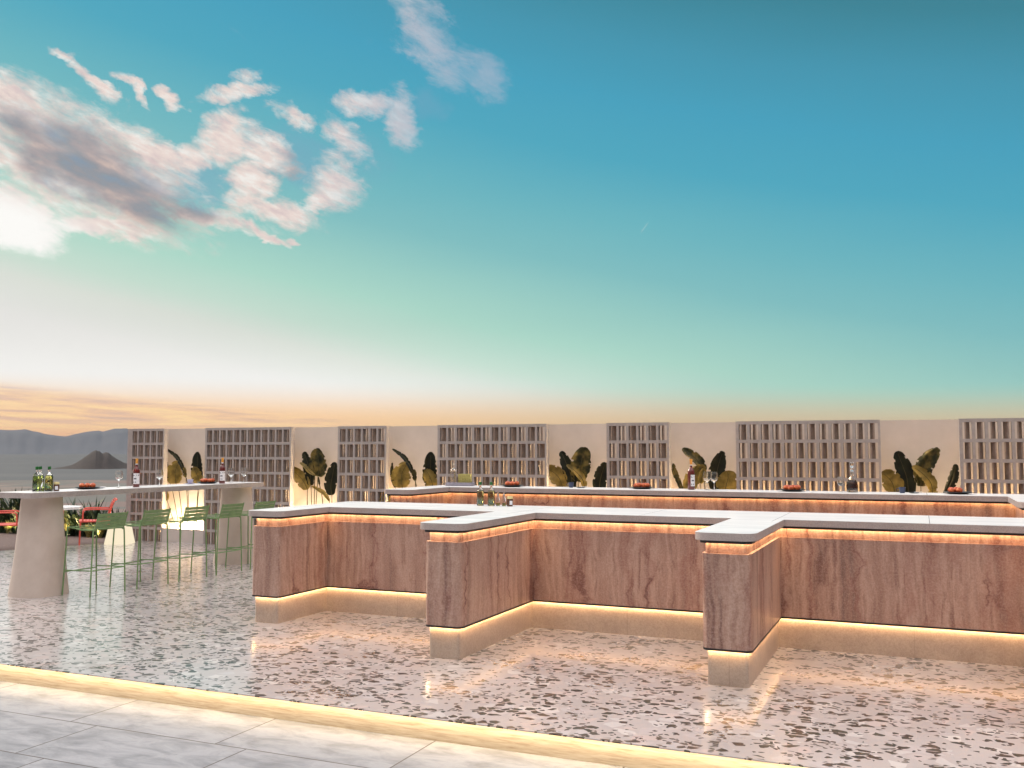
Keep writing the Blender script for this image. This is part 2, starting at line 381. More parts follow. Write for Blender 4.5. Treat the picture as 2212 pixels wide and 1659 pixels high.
def b_edge(t, b):
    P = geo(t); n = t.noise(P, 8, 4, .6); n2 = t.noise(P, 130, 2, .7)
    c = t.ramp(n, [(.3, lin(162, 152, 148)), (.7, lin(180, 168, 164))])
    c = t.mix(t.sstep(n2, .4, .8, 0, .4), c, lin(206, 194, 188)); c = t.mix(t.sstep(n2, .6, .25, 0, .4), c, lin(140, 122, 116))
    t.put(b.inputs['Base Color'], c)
EDGE_SHADED = mat('shaded_stone_edge', (.4, .35, .33), .6, build=b_edge)  # granular slab stone, with the shade of its side faces put into the colour
def b_beige(t, b):
    P = geo(t); n = t.noise(P, 5, 5, .6); n2 = t.noise(P, 120, 2, .7); x, y, z = t.sep(P)
    c = t.ramp(n, [(.3, lin(164, 146, 132)), (.7, lin(184, 166, 150))])
    c = t.mix(t.sstep(t.noise(P, 50, 3, .8), .62, .3, 0, .35), c, lin(128, 110, 96)); c = t.mix(t.sstep(n2, .4, .8, 0, .35), c, lin(206, 190, 174))
    jf = t.m('FRACT', t.m('DIVIDE', t.m('ADD', x, 1.31), 1.22)); jd = t.m('MULTIPLY', t.m('MINIMUM', jf, t.m('SUBTRACT', 1.0, jf)), 1.22)
    c = t.mix(t.m('MULTIPLY', t.sstep(jd, .003, .001), .5), c, lin(120, 104, 92))
    t.put(b.inputs['Base Color'], c)
BEIGE = mat('beige_stone', (.5, .42, .35), .45, build=b_beige)

def b_plaster(t, b):
    P = geo(t); n = t.noise(P, 2.5, 5, .6)
    t.put(b.inputs['Base Color'], t.ramp(n, [(.3, lin(192, 181, 173)), (.7, lin(203, 192, 184))]))
    bump(t, b, t.noise(P, 60, 3), .12, .002)
PLASTER = mat('pale_plaster', (.6, .58, .55), .8, build=b_plaster)
def b_conc(t, b):
    P = geo(t); n = t.noise(P, 14, 4, .6)
    t.put(b.inputs['Base Color'], t.ramp(n, [(.3, lin(160, 151, 146)), (.7, lin(174, 165, 160))]))
    bump(t, b, t.noise(P, 80, 3), .2, .002)
CONC = mat('lattice_concrete', (.5, .45, .42), .8, build=b_conc)
FINM = mat('shaded_fin_concrete', lin(150, 132, 120), .85, build=lambda t, b: t.put(b.inputs['Base Color'], t.ramp(t.noise(geo(t), 14, 4, .6), [(.3, lin(138, 120, 108)), (.7, lin(158, 140, 128))])))  # lattice concrete darkened in colour to paint the shade inside the cells
def b_ped(t, b):
    P = geo(t); n = t.noise(P, 6, 5, .6); n2 = t.noise(t.vscale(P, 1, 1, .25), 3, 2)
    t.put(b.inputs['Base Color'], t.mix(t.m('MULTIPLY', n2, .4), t.ramp(n, [(.3, lin(196, 181, 170)), (.7, lin(208, 194, 183))]), lin(190, 170, 152)))
    bump(t, b, t.noise(P, 70, 3), .15, .002)
PEDM = mat('pedestal_stone', (.6, .55, .5), .6, build=b_ped)
BLACK = mat('black_aluminium', (.012, .012, .013), .5)
WARM = (1.0, .60, .25)
LED_TOP = emis('led_under_counter', (1.0, .64, .33), 29)
LED_REAR = emis('led_under_rear_counter', (1.0, .60, .28), 17)
LED_BASE = emis('led_under_cladding', (1.0, .62, .31), 62)
LED_STEP = emis('led_step', (1.0, .78, .48), 46)
LED_NICHE = emis('led_niche', (1.0, .75, .44), 420)
LED_LATT = emis('led_behind_lattice', (1.0, .64, .30), 24)

# ------------------------------------------------------------------ ground, platform, sea
def sheet(name, poly, z, m, kind='structure'):
    bm = bmesh.new(); bm.faces.new([bm.verts.new((x, y, z)) for x, y in poly]); o = linkmesh(name, bm, m); return struct(o, kind)
bm = bmesh.new()
prism(bm, [(-16.42, 5.458), (9, 5.458), (9, 15.2), (-13.60, 15.2), (-13.60, 13.76), (-14.42, 11.366)], -.35, -.007)
prism(bm, [(-16.43, 5.394), (9, 5.394), (9, 15.2), (-13.60, 15.2), (-13.60, 13.76), (-14.42, 11.366)], -.0069, 0)
struct(linkmesh('floor', bm, TERRAZZO))
def b_gravel(t, b):
    P = geo(t); n = t.noise(P, 40, 4, .7); n2 = t.noise(t.vscale(P, 1, 6, 1), 2, 3)
    c = t.ramp(n, [(.3, lin(74, 57, 52)), (.5, lin(100, 82, 76)), (.7, lin(122, 102, 95))])
    t.put(b.inputs['Base Color'], t.mix(t.m('MULTIPLY', n2, .4), c, lin(86, 70, 64))); bump(t, b, n, .5, .01)
GRAVEL = mat('brown_gravel', (.2, .15, .13), .9, build=b_gravel)
bm = bmesh.new(); prism(bm, [(-26, 5.394), (-16.435, 5.394), (-14.425, 11.366), (-13.605, 13.765), (-13.605, 13.9), (-26, 13.9)], -.35, -.012)
struct(linkmesh('gravel_path', bm, GRAVEL))
bm = bmesh.new(); prism(bm, [(-26, -6), (9, -6), (9, 5.445), (-26, 5.445)], -.30, -.153)
struct(linkmesh('pavement', bm, PAVER))
SOIL = mat('dark_soil', (.05, .035, .025), .95, build=lambda t, b: t.put(b.inputs['Base Color'], t.ramp(t.noise(geo(t), 12, 4), [(.3, (.03, .022, .016, 1)), (.7, (.09, .065, .045, 1))])))
bm = bmesh.new(); prism(bm, [(-26, 13.905), (-13.605, 13.905), (-13.605, 16.5), (-26, 16.5)], -.4, -.03)
struct(linkmesh('planting_soil', bm, SOIL))

# step edge: cream stone riser with a luminous strip under its nosing
riser = thing('step_riser', (0, 5.38, -.153), 'cream stone step riser lit from above by a warm glowing strip', 'step')
bm = bmesh.new(); box(bm, -16.4, 9, .066, .076, 0, .1455); linkmesh('riser_face', bm, CREAM, riser)
bm = bmesh.new(); bm.faces.new([bm.verts.new(p) for p in ((-16.4, .018, .1457), (-16.4, .036, .1457), (9, .036, .1457), (9, .018, .1457))]); linkmesh('led_strip', bm, LED_STEP, riser)

# terrain: one polar sheet from under the terrace to the shore
def b_land(t, b):
    P = geo(t)
    v = t.new('ShaderNodeTexVoronoi', voronoi_dimensions='2D'); t.put(v.inputs['Vector'], t.vscale(P, 1, 1.0, 1)); v.inputs['Scale'].default_value = .011
    r, g, bl = t.sep(v.outputs['Color'])
    n = t.noise(P, .02, 5, .6); n2 = t.noise(P, .004, 3)
    c = t.ramp(r, [(0, lin(84, 84, 76)), (.25, lin(118, 90, 82)), (.5, lin(80, 86, 80)), (.7, lin(128, 110, 98)), (.9, lin(104, 82, 76))], 'CONSTANT')
    c = t.mix(t.m('ADD', t.m('MULTIPLY', n, .5), .3), c, lin(98, 90, 84)); c = t.mix(t.sstep(n2, .45, .6), c, t.mix(.5, c, lin(90, 100, 94)))
    t.put(b.inputs['Base Color'], c)
LAND = mat('coastal_land', (.1, .1, .08), .95, build=b_land)
bm = bmesh.new(); rs = [0, 30, 45, 70, 110, 160, 220, 300, 400, 520, 680, 850, 1050, 1300, 1550, 1800, 2000, 2150, 2300, 2450, 2600]
NA = 120; prev = None
for r_ in rs:
    if r_ == 0: cur = [bm.verts.new((0, 0, -.45))]
    else:
        cur = []
        for k in range(NA):
            a = 2*math.pi*k/NA; x, y = r_*math.sin(a), r_*math.cos(a)
            nz = mn.noise(Vector((x/260, y/260, 0))) * .5 + .5
            if r_ <= 30: z = -.45
            else:
                f = min(1, (r_-30)/300); f = f*f*(3-2*f)
                z = -.45 - 56*f + nz*5*f
                shore = 2290 + 90*mn.noise(Vector((math.sin(a)*3, math.cos(a)*3, 5)))
                if r_ > shore - 350: z += (-63 - z)*min(1, (r_-shore+350)/420)
            cur.append(bm.verts.new((x, y, z)))
    if prev:
        for k in range(NA):
            if len(prev) == 1: bm.faces.new((prev[0], cur[k], cur[(k+1) % NA]))
            else: bm.faces.new((prev[k], cur[k], cur[(k+1) % NA], prev[(k+1) % NA]))
    prev = cur
struct(linkmesh('terrain', bm, LAND, smooth=True))
def b_sea(t, b):
    P = geo(t); n = t.noise(t.vscale(P, .002, .002, 0), 1, 5, .6, .3)
    t.put(b.inputs['Base Color'], t.ramp(n, [(.35, lin(84, 86, 86)), (.55, lin(91, 92, 92)), (.7, lin(99, 99, 97))]))
    bump(t, b, t.noise(t.vscale(P, .05, .05, 0), 1, 3), .25, .6)
SEA = mat('hazy_sea', (.1, .12, .13), .8, build=b_sea, Specular_IOR_Level=.1)
bm = bmesh.new(); prev = None
for r_ in (1500, 2200, 3000, 4500, 8000, 15000, 31000):
    cur = [bm.verts.new((r_*math.sin(2*math.pi*k/96), r_*math.cos(2*math.pi*k/96), -60)) for k in range(96)]
    if prev:
        for k in range(96): bm.faces.new((prev[k], cur[k], cur[(k+1) % 96], prev[(k+1) % 96]))
    prev = cur
struct(linkmesh('sea', bm, SEA))
# far mountains, a ridge 25 km off
ROCK = mat('far_rock', lin(96, 100, 106), .95, build=lambda t, b: t.put(b.inputs['Base Color'], t.ramp(t.noise(t.vscale(geo(t), .0006, .0006, .0015), 1, 5), [(.3, lin(72, 78, 88)), (.7, lin(88, 92, 98))])))
prof = [(-75, .7), (-66, 1.0), (-60, .8), (-56, 1.25), (-53, 1.2), (-51.97, 1.155), (-51.54, 1.135), (-51.1, 1.15), (-50.77, 1.193), (-50.31, 1.07), (-50.1, 1.04), (-49.86, .95), (-49.18, .855), (-48.79, .807), (-48.37, .937), (-47.68, 1.096), (-47.16, 1.152), (-46.92, 1.10), (-46.36, 1.262), (-45.73, 1.294), (-45.34, 1.14), (-44, .8), (-40, .9), (-34, .6), (-20, .5), (0, .7), (20, .4)]
def pel(a):
    for (a0, e0), (a1, e1) in zip(prof, prof[1:]):
        if a0 <= a <= a1: return e0 + (e1-e0)*(a-a0)/(a1-a0)
    return .3
bm = bmesh.new(); prev = None; a = -75.0
while a < 20:
    e = pel(a) + .012*mn.noise(Vector((a*3.1, 0, 0))); H = 25000*math.tan(R(e)) + 60
    cur = []
    for dist, f in ((22500, -.02), (23200, .22), (23900, .5), (24500, .8), (25000, 1.0), (26500, .5), (28500, 0)):
        wv_ = mn.noise(Vector((a*2.2, dist/900, 0))) * .16*f*(1 - f)*4
        cur.append(bm.verts.new((dist*math.sin(R(a)), dist*math.cos(R(a)), -60 + H*(f+wv_))))
    if prev:
        for i in range(len(cur)-1): bm.faces.new((prev[i], cur[i], cur[i+1], prev[i+1]))
    prev = cur; a += .12
struct(linkmesh('mountains', bm, ROCK, smooth=True))
# island with two peaks
ISLM = mat('island_rock', lin(62, 54, 50), .95, build=lambda t, b: t.put(b.inputs['Base Color'], t.ramp(t.noise(geo(t), .03, 5), [(.3, lin(44, 38, 36)), (.7, lin(58, 50, 46))])))
bm = bmesh.new(); D0 = 3730
isl = [(-49.5, .0), (-49.2, .05), (-48.9, .09), (-48.5, .18), (-48.2, .33), (-47.95, .50), (-47.65, .74), (-47.4, .93), (-47.25, 1.0), (-47.1, .95), (-46.9, .82), (-46.75, .89), (-46.6, .86), (-46.4, .68), (-46.1, .48), (-45.8, .32), (-45.5, .20), (-45.1, .12), (-44.6, .05), (-44.0, 0)]
def ih(a):
    for (a0, e0), (a1, e1) in zip(isl, isl[1:]):
        if a0 <= a <= a1: return e0 + (e1-e0)*(a-a0)/(a1-a0)
    return 0
prev = None; a = -49.5
while a <= -44.0:
    hh = ih(a)*66*(1+.04*mn.noise(Vector((a*9, 0, 0)))); wd_ = 30 + 130*ih(a)**.6; cur = []
    for j in range(13):
        q = (j-6)/6; f = max(0, 1-abs(q)**1.25)
        dist = D0 + q*wd_
        cur.append(bm.verts.new((dist*math.sin(R(a)), dist*math.cos(R(a)), -60.4 + .4*(f > 0) + hh*f*(1+.12*mn.noise(Vector((a*6, q*3, 1)))*(1-f)))))
    if prev:
        for i in range(12): bm.faces.new((prev[i], cur[i], cur[i+1], prev[i+1]))
    prev = cur; a += .05
struct(linkmesh('island', bm, ISLM, smooth=True))
# ------------------------------------------------------------------ the bars
def bar_poly(y_front, y_back, wings, x_end, e, r0):
    # counter-clockwise starting at back left; each wing = (x0, x1, y_tip); first wing shares the left end
    pts, rad = [], []
    def add(x, y, r): pts.append((x, y)); rad.append(r)
    x0 = wings[0][0]
    add(x0-e, y_back+e, max(.05, .0) + e)
    for i, (a, b_, yt) in enumerate(wings):
        if i > 0: add(a-e, y_front-e, 0)
        add(a-e, yt-e, r0+e*.6); add(b_+e, yt-e, r0+e); add(b_+e, y_front-e, 0)
    add(x_end+e, y_front-e, 0); add(x_end+e, y_back+e, 0)
    return rpoly(pts, rad)
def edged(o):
    o.data.materials.append(EDGE_SHADED)
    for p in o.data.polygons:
        if abs(p.normal.z) < .5: p.material_index = 1  # side faces get the stone darkened to paint their shade
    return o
def build_bar(name, label, y_front, y_back, wings, x_end, zc, z_ledge, z_under, z_top, with_base=True):
    root = thing(name, (wings[0][0], y_back, 0), label, 'bar counter')
    ox, oy = wings[0][0], y_back
    def P(e): return [(p[0]-ox, p[1]-oy) for p in bar_poly(y_front, y_back, wings, x_end, e, .055)]
    bm = bmesh.new(); prism(bm, P(-.028), 0, zc+.02); linkmesh('plinth', bm, BEIGE, root, True)
    bm = bmesh.new(); prism(bm, P(0), zc+.005, z_ledge); linkmesh('cladding', bm, PINK, root, True)
    bm = bmesh.new(); prism(bm, P(.0018), zc, zc+.005); annulus(bm, P(-.0024), P(.0018), zc-.0105, zc-.0002); linkmesh('shadow_profile', bm, BLACK, root)
    bm = bmesh.new(); ring(bm, P(-.0085), P(-.0028), zc-.0005, zc-.0098); linkmesh('led_strip', bm, LED_BASE, root)
    bm = bmesh.new(); prism(bm, P(-.024), z_ledge, z_under-.015); linkmesh('upper_band', bm, PINK, root, True)
    bm = bmesh.new(); prism(bm, P(.014), z_under-.015, z_under); annulus(bm, P(.0105), P(.014), z_under-.022, z_under-.0152); linkmesh('shadow_profile', bm, BLACK, root)
    bm = bmesh.new(); ring(bm, P(-.016), P(.004), z_under-.0153); linkmesh('led_strip', bm, LED_REAR if name.startswith('rear') else LED_TOP, root)
    bm = bmesh.new(); prism(bm, P(.045), z_under, z_top)
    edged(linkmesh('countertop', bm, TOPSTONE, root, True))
    return root
build_bar('bar_counter', 'long pink stone front bar with three wings jutting toward the viewer',
          8.485, 9.46, [(-6.16, -5.815, 7.66), (-3.797, -3.456, 6.93), (-1.498, -1.144, 6.93), (.86, 1.205, 6.93)], 3.4, .262, .947, 1.045, 1.101)
build_bar('rear_bar_counter', 'higher rear bar behind the front one, carrying the tray and decanter',
          11.295, 11.89, [(-6.165, -5.835, 10.27), (.875, 1.215, 10.1)], 3.4, .262, .99, 1.157, 1.213)

# ------------------------------------------------------------------ back wall, planters, lattice screens
YW = 14.02
wall = thing('back_wall', (-13.99, YW, 0), 'long pale plaster garden wall rising behind the lattice screens and potted leaves', 'wall')
bm = bmesh.new(); box(bm, 0, 19, 0, .2, 0, 2.118); linkmesh('wall_panel', bm, PLASTER, wall)
screens = [(-13.99, -13.084), (-12.099, -10.181), (-9.203, -8.239), (-7.265, -5.346), (-4.369, -3.406), (-2.43, -.495), (.47, 1.43), (2.40, 4.33)]
slabels = ['short lattice screen at the far left end of the wall, next to the sea view',
  'wide lattice screen directly behind the high table and its far pedestal',
  'narrow lattice screen behind the left end of the front bar, between two leafy niches',
  'wide lattice screen behind the clear bottle and the tray on the rear bar',
  'narrow lattice screen behind the second plate of pastries on the rear bar',
  'wide lattice screen behind the glass decanter on the rear bar',
  'lattice screen at the right edge of the picture, behind the last plate of pastries',
  'lattice screen beyond the right edge of the picture']
for (x0, x1), lab in zip(screens, slabels):
    ncol = round((x1-x0)/.16); first = lab.startswith('short')
    W_ = x1-x0
    g = thing('lattice_screen', (x0, 13.69, 0), lab, 'screen', 'breeze block lattice screens along the back wall')
    bm = bmesh.new(); xs = []
    lead = .10 if first else .022
    if first: ncol = 5
    pitch = (W_-lead-.022+.0)/ncol
    edges = [0]
    top = 2.118; rowp = top/8; T = .107
    # frame verticals and horizontals (verticals butt between the rails)
    for r_ in range(8):
        z0 = r_*rowp + (.0 if r_ else 0); z1 = (r_+1)*rowp - .046
        for c_ in range(ncol+1):
            xc = lead + c_*pitch
            a_, b_ = xc-.019, xc+.019
            if c_ == 0: a_ = 0; b_ = lead+.021 if not first else lead+.02
            if c_ == ncol: b_ = W_; a_ = W_-.03
            box(bm, a_, b_, 0, T, z0, z1)
        box(bm, 0, W_, 0, T, z1, z1+.046 if r_ < 7 else top)
    linkmesh('frame', bm, CONC, g)
    bm = bmesh.new()
    for r_ in range(8):
        z0 = r_*rowp; z1 = (r_+1)*rowp - .046
        for c_ in range(ncol):
            xc = lead + (c_+.5)*pitch; sg = 1 if (r_+c_) % 2 else -1
            pl = []
            for j in range(5):
                q = (j-2)/2; xx = xc + sg*(.022*q + .006*math.sin(q*3)); yy = T/2 + .048*q
                pl.append((xx, yy))
            L = [(x-.009, y+.0) for x, y in pl] + [(x+.009, y) for x, y in reversed(pl)]
            prism(bm, L, z0, z1)
    linkmesh('slanted_fins', bm, FINM, g)
# niches: planter with luminous trough
niches = [(-13.084, -12.099), (-10.181, -9.203), (-8.239, -7.265), (-5.346, -4.369), (-3.406, -2.43), (-.495, .47), (1.43, 2.40)]
nl = ['under the high table', 'above the front bar left end', 'behind the left tip of the rear bar', 'behind the first navy cup', 'behind the wine bottle of the rear bar', 'behind the second navy cup', 'outside the picture on the right']
for i, (x0, x1) in enumerate(niches):
    p = thing('planter_box', (x0, 13.70, 0), 'glowing stone planter box in the wall niche ' + nl[i], 'planter', 'planter boxes in the wall niches')
    Wn = x1-x0
    bm = bmesh.new(); box(bm, .002, Wn-.002, 0, .05, 0, .25); box(bm, .002, Wn-.002, .05, .318, 0, .165); linkmesh('box', bm, PLASTER, p)
    bm = bmesh.new(); box(bm, .03, Wn-.03, .21, .30, .1655, .172); linkmesh('led_strip', bm, LED_NICHE, p)
p = thing('wall_light', (-13.9, 13.83, 0), 'warm strip light hidden behind a rail of the lattice screens', 'light')
for x0, x1 in screens:
    bm = bmesh.new(); box(bm, x0+.05+13.9, x1-.05+13.9, -.03, -.015, 1.018, 1.042 if x0 > -13 else 1.022); linkmesh('led_strip', bm, LED_LATT, p)

# ------------------------------------------------------------------ big leaves
def b_leaf(t, b):
    P = t.new('ShaderNodeTexCoord').outputs['Object']; n = t.noise(P, 7, 3, .5)
    t.put(b.inputs['Base Color'], t.ramp(n, [(.34, (.012, .02, .008, 1)), (.48, (.06, .06, .018, 1)), (.62, (.24, .18, .05, 1))]))
LEAF = mat('big_leaf', (.05, .06, .02), .42, build=b_leaf)
LEAFD = mat('big_leaf_dark', (.012, .018, .008), .5, build=lambda t, b: t.put(b.inputs['Base Color'], t.ramp(t.noise(t.new('ShaderNodeTexCoord').outputs['Object'], 6, 3), [(.3, (.006, .01, .005, 1)), (.7, (.03, .035, .012, 1))])))
LEAFO = mat('big_leaf_olive', (.2, .16, .04), .45, build=lambda t, b: t.put(b.inputs['Base Color'], t.ramp(t.noise(t.new('ShaderNodeTexCoord').outputs['Object'], 9, 3), [(.3, (.17, .13, .03, 1)), (.7, (.42, .32, .09, 1))])))
STEM = mat('leaf_stem', (.07, .06, .02), .5)
def leaf(parent, spine, width, m, tilt=0, seed=0, stem=None, cup=.18, y=0, wr=None):
    """spine: list of (x,z[,y]) from base to tip; width: full width; ragged paddle-shaped blade"""
    pts = smoothpath([(p[0], p[2] if len(p) > 2 else y, p[1]) for p in spine], 7)
    bm = bmesh.new(); n = len(pts); rows = []
    rn = random.Random(seed)
    for i, p in enumerate(pts):
        t = i/(n-1)
        tg = (pts[min(i+1, n-1)]-pts[max(i-1, 0)]).normalized()
        side = Vector((tg.z, 0, -tg.x)).normalized()
        side = (side*math.cos(tilt) + Vector((0, 1, 0))*math.sin(tilt))
        nrm = tg.cross(side).normalized()
        wv = math.sin(math.pi*min(1, t*.96+.03))**.5 * (1-.12*t)
        row = []
        for j in range(-4, 5):
            q = j/4; rag = 1 + (.10*mn.noise(Vector((i*.7, q*2+seed, seed*3.1))) if abs(j) == 4 else 0) - (.10 if abs(j) == 4 and (i+seed) % 5 == 0 else 0)
            row.append(bm.verts.new(p + side*(q*width*1.04/2*wv*rag) + nrm*(-cup*width*(q*q-.2)*wv + .035*width*mn.noise(Vector((i*.35, j*.6, seed))))))
        rows.append(row)
    for i in range(n-1):
        for j in range(8):
            if j in (0, 7) and (i+seed*2) % 9 == 4: continue
            bm.faces.new((rows[i][j], rows[i][j+1], rows[i+1][j+1], rows[i+1][j]))
    bmesh.ops.solidify(bm, geom=bm.faces[:], thickness=.003)
    o = linkmesh('leaf', bm, m, parent, True)
    bm = bmesh.new(); tube(bm, [p + Vector((0, -.006, 0)) for p in pts[:-2]], [.006*(1-.7*i/n) for i in range(n-2)], 6); linkmesh('midrib', bm, STEM, o, True)
    if stem:
        bm = bmesh.new(); sp = smoothpath([(s[0], s[2] if len(s) > 2 else y, s[1]) for s in stem] + [tuple(pts[0])], 4)
        tube(bm, sp, [.009-.004*i/len(sp) for i in range(len(sp))], 6); linkmesh('stem', bm, STEM, parent, True)
    return o
ZB = .16
def plantM(x0, dx=0.0, dz=0.0, ys=1.0):
    """single tall leaf on the right, olive leaf and a bent diagonal one on the left"""
    g = thing('broad_leaf_plant', (x0, 13.87, ZB), '', 'plant', 'broad leaf plants in the lit wall niches')
    T = lambda l: [(x+13.084+dx*(z-.16), z-ZB+dz, *(r)) for x, z, *r in l]
    leaf(g, T([(-12.78, 1.33), (-12.80, 1.42), (-12.92, 1.57), (-13.02, 1.64), (-13.18, 1.73)]), .085, LEAFD, .5, 1, T([(-12.60, .16), (-12.62, .62), (-12.66, 1.1)]))
    leaf(g, T([(-13.07, 1.08), (-13.12, 1.2), (-13.155, 1.34), (-13.16, 1.5)]), .07, LEAFD, .4, 2, T([(-12.80, .16), (-12.88, .45), (-13.0, .9)]))
    leaf(g, T([(-12.93, 1.08), (-12.95, 1.20), (-12.95, 1.33), (-12.86, 1.50)]), .36, LEAFO, .25, 3, T([(-12.72, .16), (-12.78, .55), (-12.86, .95)]), y=.0)
    leaf(g, T([(-12.68, 1.20), (-12.705, 1.3), (-12.72, 1.39)]), .09, LEAF, .2, 4, T([(-12.62, .16), (-12.63, .7)]), y=-.02)
    leaf(g, T([(-12.40, 1.08), (-12.41, 1.25), (-12.42, 1.45), (-12.43, 1.68)]), .27, LEAFD, .1, 5, T([(-12.44, .16), (-12.42, .7)]))
    leaf(g, T([(-12.33, 1.06), (-12.34, 1.16), (-12.40, 1.28), (-12.48, 1.39)]), .24, LEAFO, .15, 6, T([(-12.38, .16), (-12.36, .7)]), y=-.05)
    leaf(g, T([(-13.06, .76), (-13.14, .86), (-13.24, .95), (-13.33, .98)]), .25, LEAFO, .2, 7, T([(-12.78, .16), (-12.95, .5)]), y=-.08)
    return g
def plantQ(x0, dx=0.0, mirror=False, narrow=0.0):
    """big round leaf in the middle, dark upright one beside it, olive ones drooping"""
    g = thing('broad_leaf_plant', (x0, 13.87, ZB), '', 'plant', 'broad leaf plants in the lit wall niches')
    T = lambda l: [(x+10.181+dx*(z-.16), z-ZB, *(r)) for x, z, *r in l]
    leaf(g, T([(-9.92, 1.02), (-9.99, 1.14), (-10.12, 1.27), (-10.33, 1.40)]), .24, LEAFO, .3, 11, T([(-9.86, .16), (-9.92, .77)]), y=-.03)
    leaf(g, T([(-9.87, 1.09), (-9.89, 1.30), (-9.95, 1.5), (-10.03, 1.68)]), .21, LEAFD, .2, 12, T([(-9.80, .16), (-9.85, .77)]))
    leaf(g, T([(-9.74, 1.25), (-9.72, 1.38), (-9.73, 1.52), (-9.79, 1.74)]), .37, LEAF, .15, 13, T([(-9.79, .16), (-9.77, .78)]), y=.02)
    leaf(g, T([(-9.75, 1.27), (-9.86, 1.33), (-9.97, 1.43), (-10.07, 1.49)]), .09, LEAFO, .9, 14, T([(-9.76, .2)]), y=-.06)
    leaf(g, T([(-9.69, 1.10), (-9.70, 1.16), (-9.715, 1.24)]), .04, LEAFD, .3, 15, T([(-9.6, .16), (-9.62, .8)]))
    leaf(g, T([(-9.43, .93), (-9.45, 1.1), (-9.41, 1.3), (-9.37, 1.5)]), .25, LEAFD, .15, 16, T([(-9.47, .16), (-9.43, .7)]))
    leaf(g, T([(-9.45, .83), (-9.55, .95), (-9.68, 1.02), (-9.82, 1.08)]), .09, LEAFO, .9, 17, T([(-9.5, .16), (-9.44, .6)]), y=-.05)
    return g
def custom(x0, lab, leaves):
    g = thing('broad_leaf_plant', (x0, 13.87, ZB), lab, 'plant', 'broad leaf plants in the lit wall niches')
    for n_, (spine, wdt, m, tilt, yy) in enumerate(leaves):
        sp = [(x-x0, z-ZB) for x, z in spine]; bx, bz = sp[0]
        cx = (leaves[0][0][0][0]+leaves[-1][0][0][0])/2 - x0
        leaf(g, sp, wdt, m, tilt, int(x0*-10)+n_*3+41, [(cx+(bx-cx)*.45, 0), (cx+(bx-cx)*.75, bz*.5)], y=yy)
    return g
plantM(-13.084)['label'] = 'broad leaf plant in the leftmost niche, behind the high table and stools'
plantQ(-10.181)['label'] = 'dark broad leaf plant in the niche just above the front bar left end'
plantM(-8.239, .07)['label'] = 'broad leaf plant just left of the tray and clear bottle on the rear bar'
custom(-5.346, 'dark broad leaf plant behind the left navy mug', [
    ([(-5.10, 1.00), (-5.17, 1.24), (-5.28, 1.36), (-5.42, 1.41)], .27, LEAFO, .2, -.04),
    ([(-4.98, 1.10), (-5.01, 1.31), (-5.09, 1.51), (-5.17, 1.69)], .20, LEAFD, .2, 0),
    ([(-4.90, 1.22), (-4.86, 1.42), (-4.83, 1.58), (-4.76, 1.75)], .34, LEAF, .15, .02),
    ([(-4.76, 1.12), (-4.80, 1.26), (-4.91, 1.38), (-5.06, 1.48)], .12, LEAFO, .6, -.06),
    ([(-4.56, 1.0), (-4.53, 1.22), (-4.49, 1.37), (-4.44, 1.52)], .23, LEAFD, .15, -.02)])
custom(-3.406, 'broad leaf plant behind the wine bottle on the rear bar', [
    ([(-3.25, 1.08), (-3.33, 1.28), (-3.375, 1.40), (-3.39, 1.51)], .09, LEAF, .4, 0),
    ([(-3.17, 1.08), (-3.12, 1.25), (-3.04, 1.37), (-2.92, 1.48)], .25, LEAFO, .2, -.02),
    ([(-2.92, 1.40), (-3.0, 1.535), (-3.12, 1.64), (-3.25, 1.73)], .16, LEAF, .4, .0),
    ([(-2.97, 1.22), (-2.945, 1.34), (-2.92, 1.44)], .12, LEAFO, .3, -.05),
    ([(-2.75, 1.05), (-2.755, 1.29), (-2.72, 1.48), (-2.65, 1.69)], .25, LEAFD, .1, 0),
    ([(-2.64, 1.02), (-2.60, 1.19), (-2.57, 1.31), (-2.58, 1.41)], .31, LEAFO, .1, -.06)])
custom(-.495, 'broad leaf plant behind the right navy mug, near the right edge', [
    ([(-.33, 1.0), (-.35, 1.22), (-.41, 1.33), (-.50, 1.40)], .28, LEAFO, .15, -.05),
    ([(-.16, 1.05), (-.18, 1.32), (-.235, 1.51), (-.295, 1.69)], .24, LEAFD, .15, 0),
    ([(-.01, 1.22), (.01, 1.43), (.09, 1.58), (.225, 1.73)], .25, LEAF, .2, .02),
    ([(.13, 1.05), (.12, 1.25), (.03, 1.38), (-.11, 1.49)], .16, LEAFO, .3, -.06),
    ([(.28, 1.10), (.36, 1.27), (.40, 1.39), (.425, 1.52)], .14, LEAFD, .3, 0)])

# ------------------------------------------------------------------ high table
tb = thing('high_table', (-9.635, 9.81, 0), 'long white high table on two tapered stone pedestals with green stools along it', 'table')
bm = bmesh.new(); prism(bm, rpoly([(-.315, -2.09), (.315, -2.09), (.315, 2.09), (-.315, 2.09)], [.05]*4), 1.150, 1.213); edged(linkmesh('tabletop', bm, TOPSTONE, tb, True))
for yy in (8.13, 11.62):
    bm = bmesh.new(); pr = [(0, 0), (.292, 0), (.286, .06), (.268, .22), (.243, .5), (.222, .8), (.203, 1.1), (.20, 1.1495), (0, 1.1495)]
    lathe(bm, pr, 48, 0, yy-9.81, 0, 1, 1, 3.0); linkmesh('pedestal', bm, PEDM, tb, True)

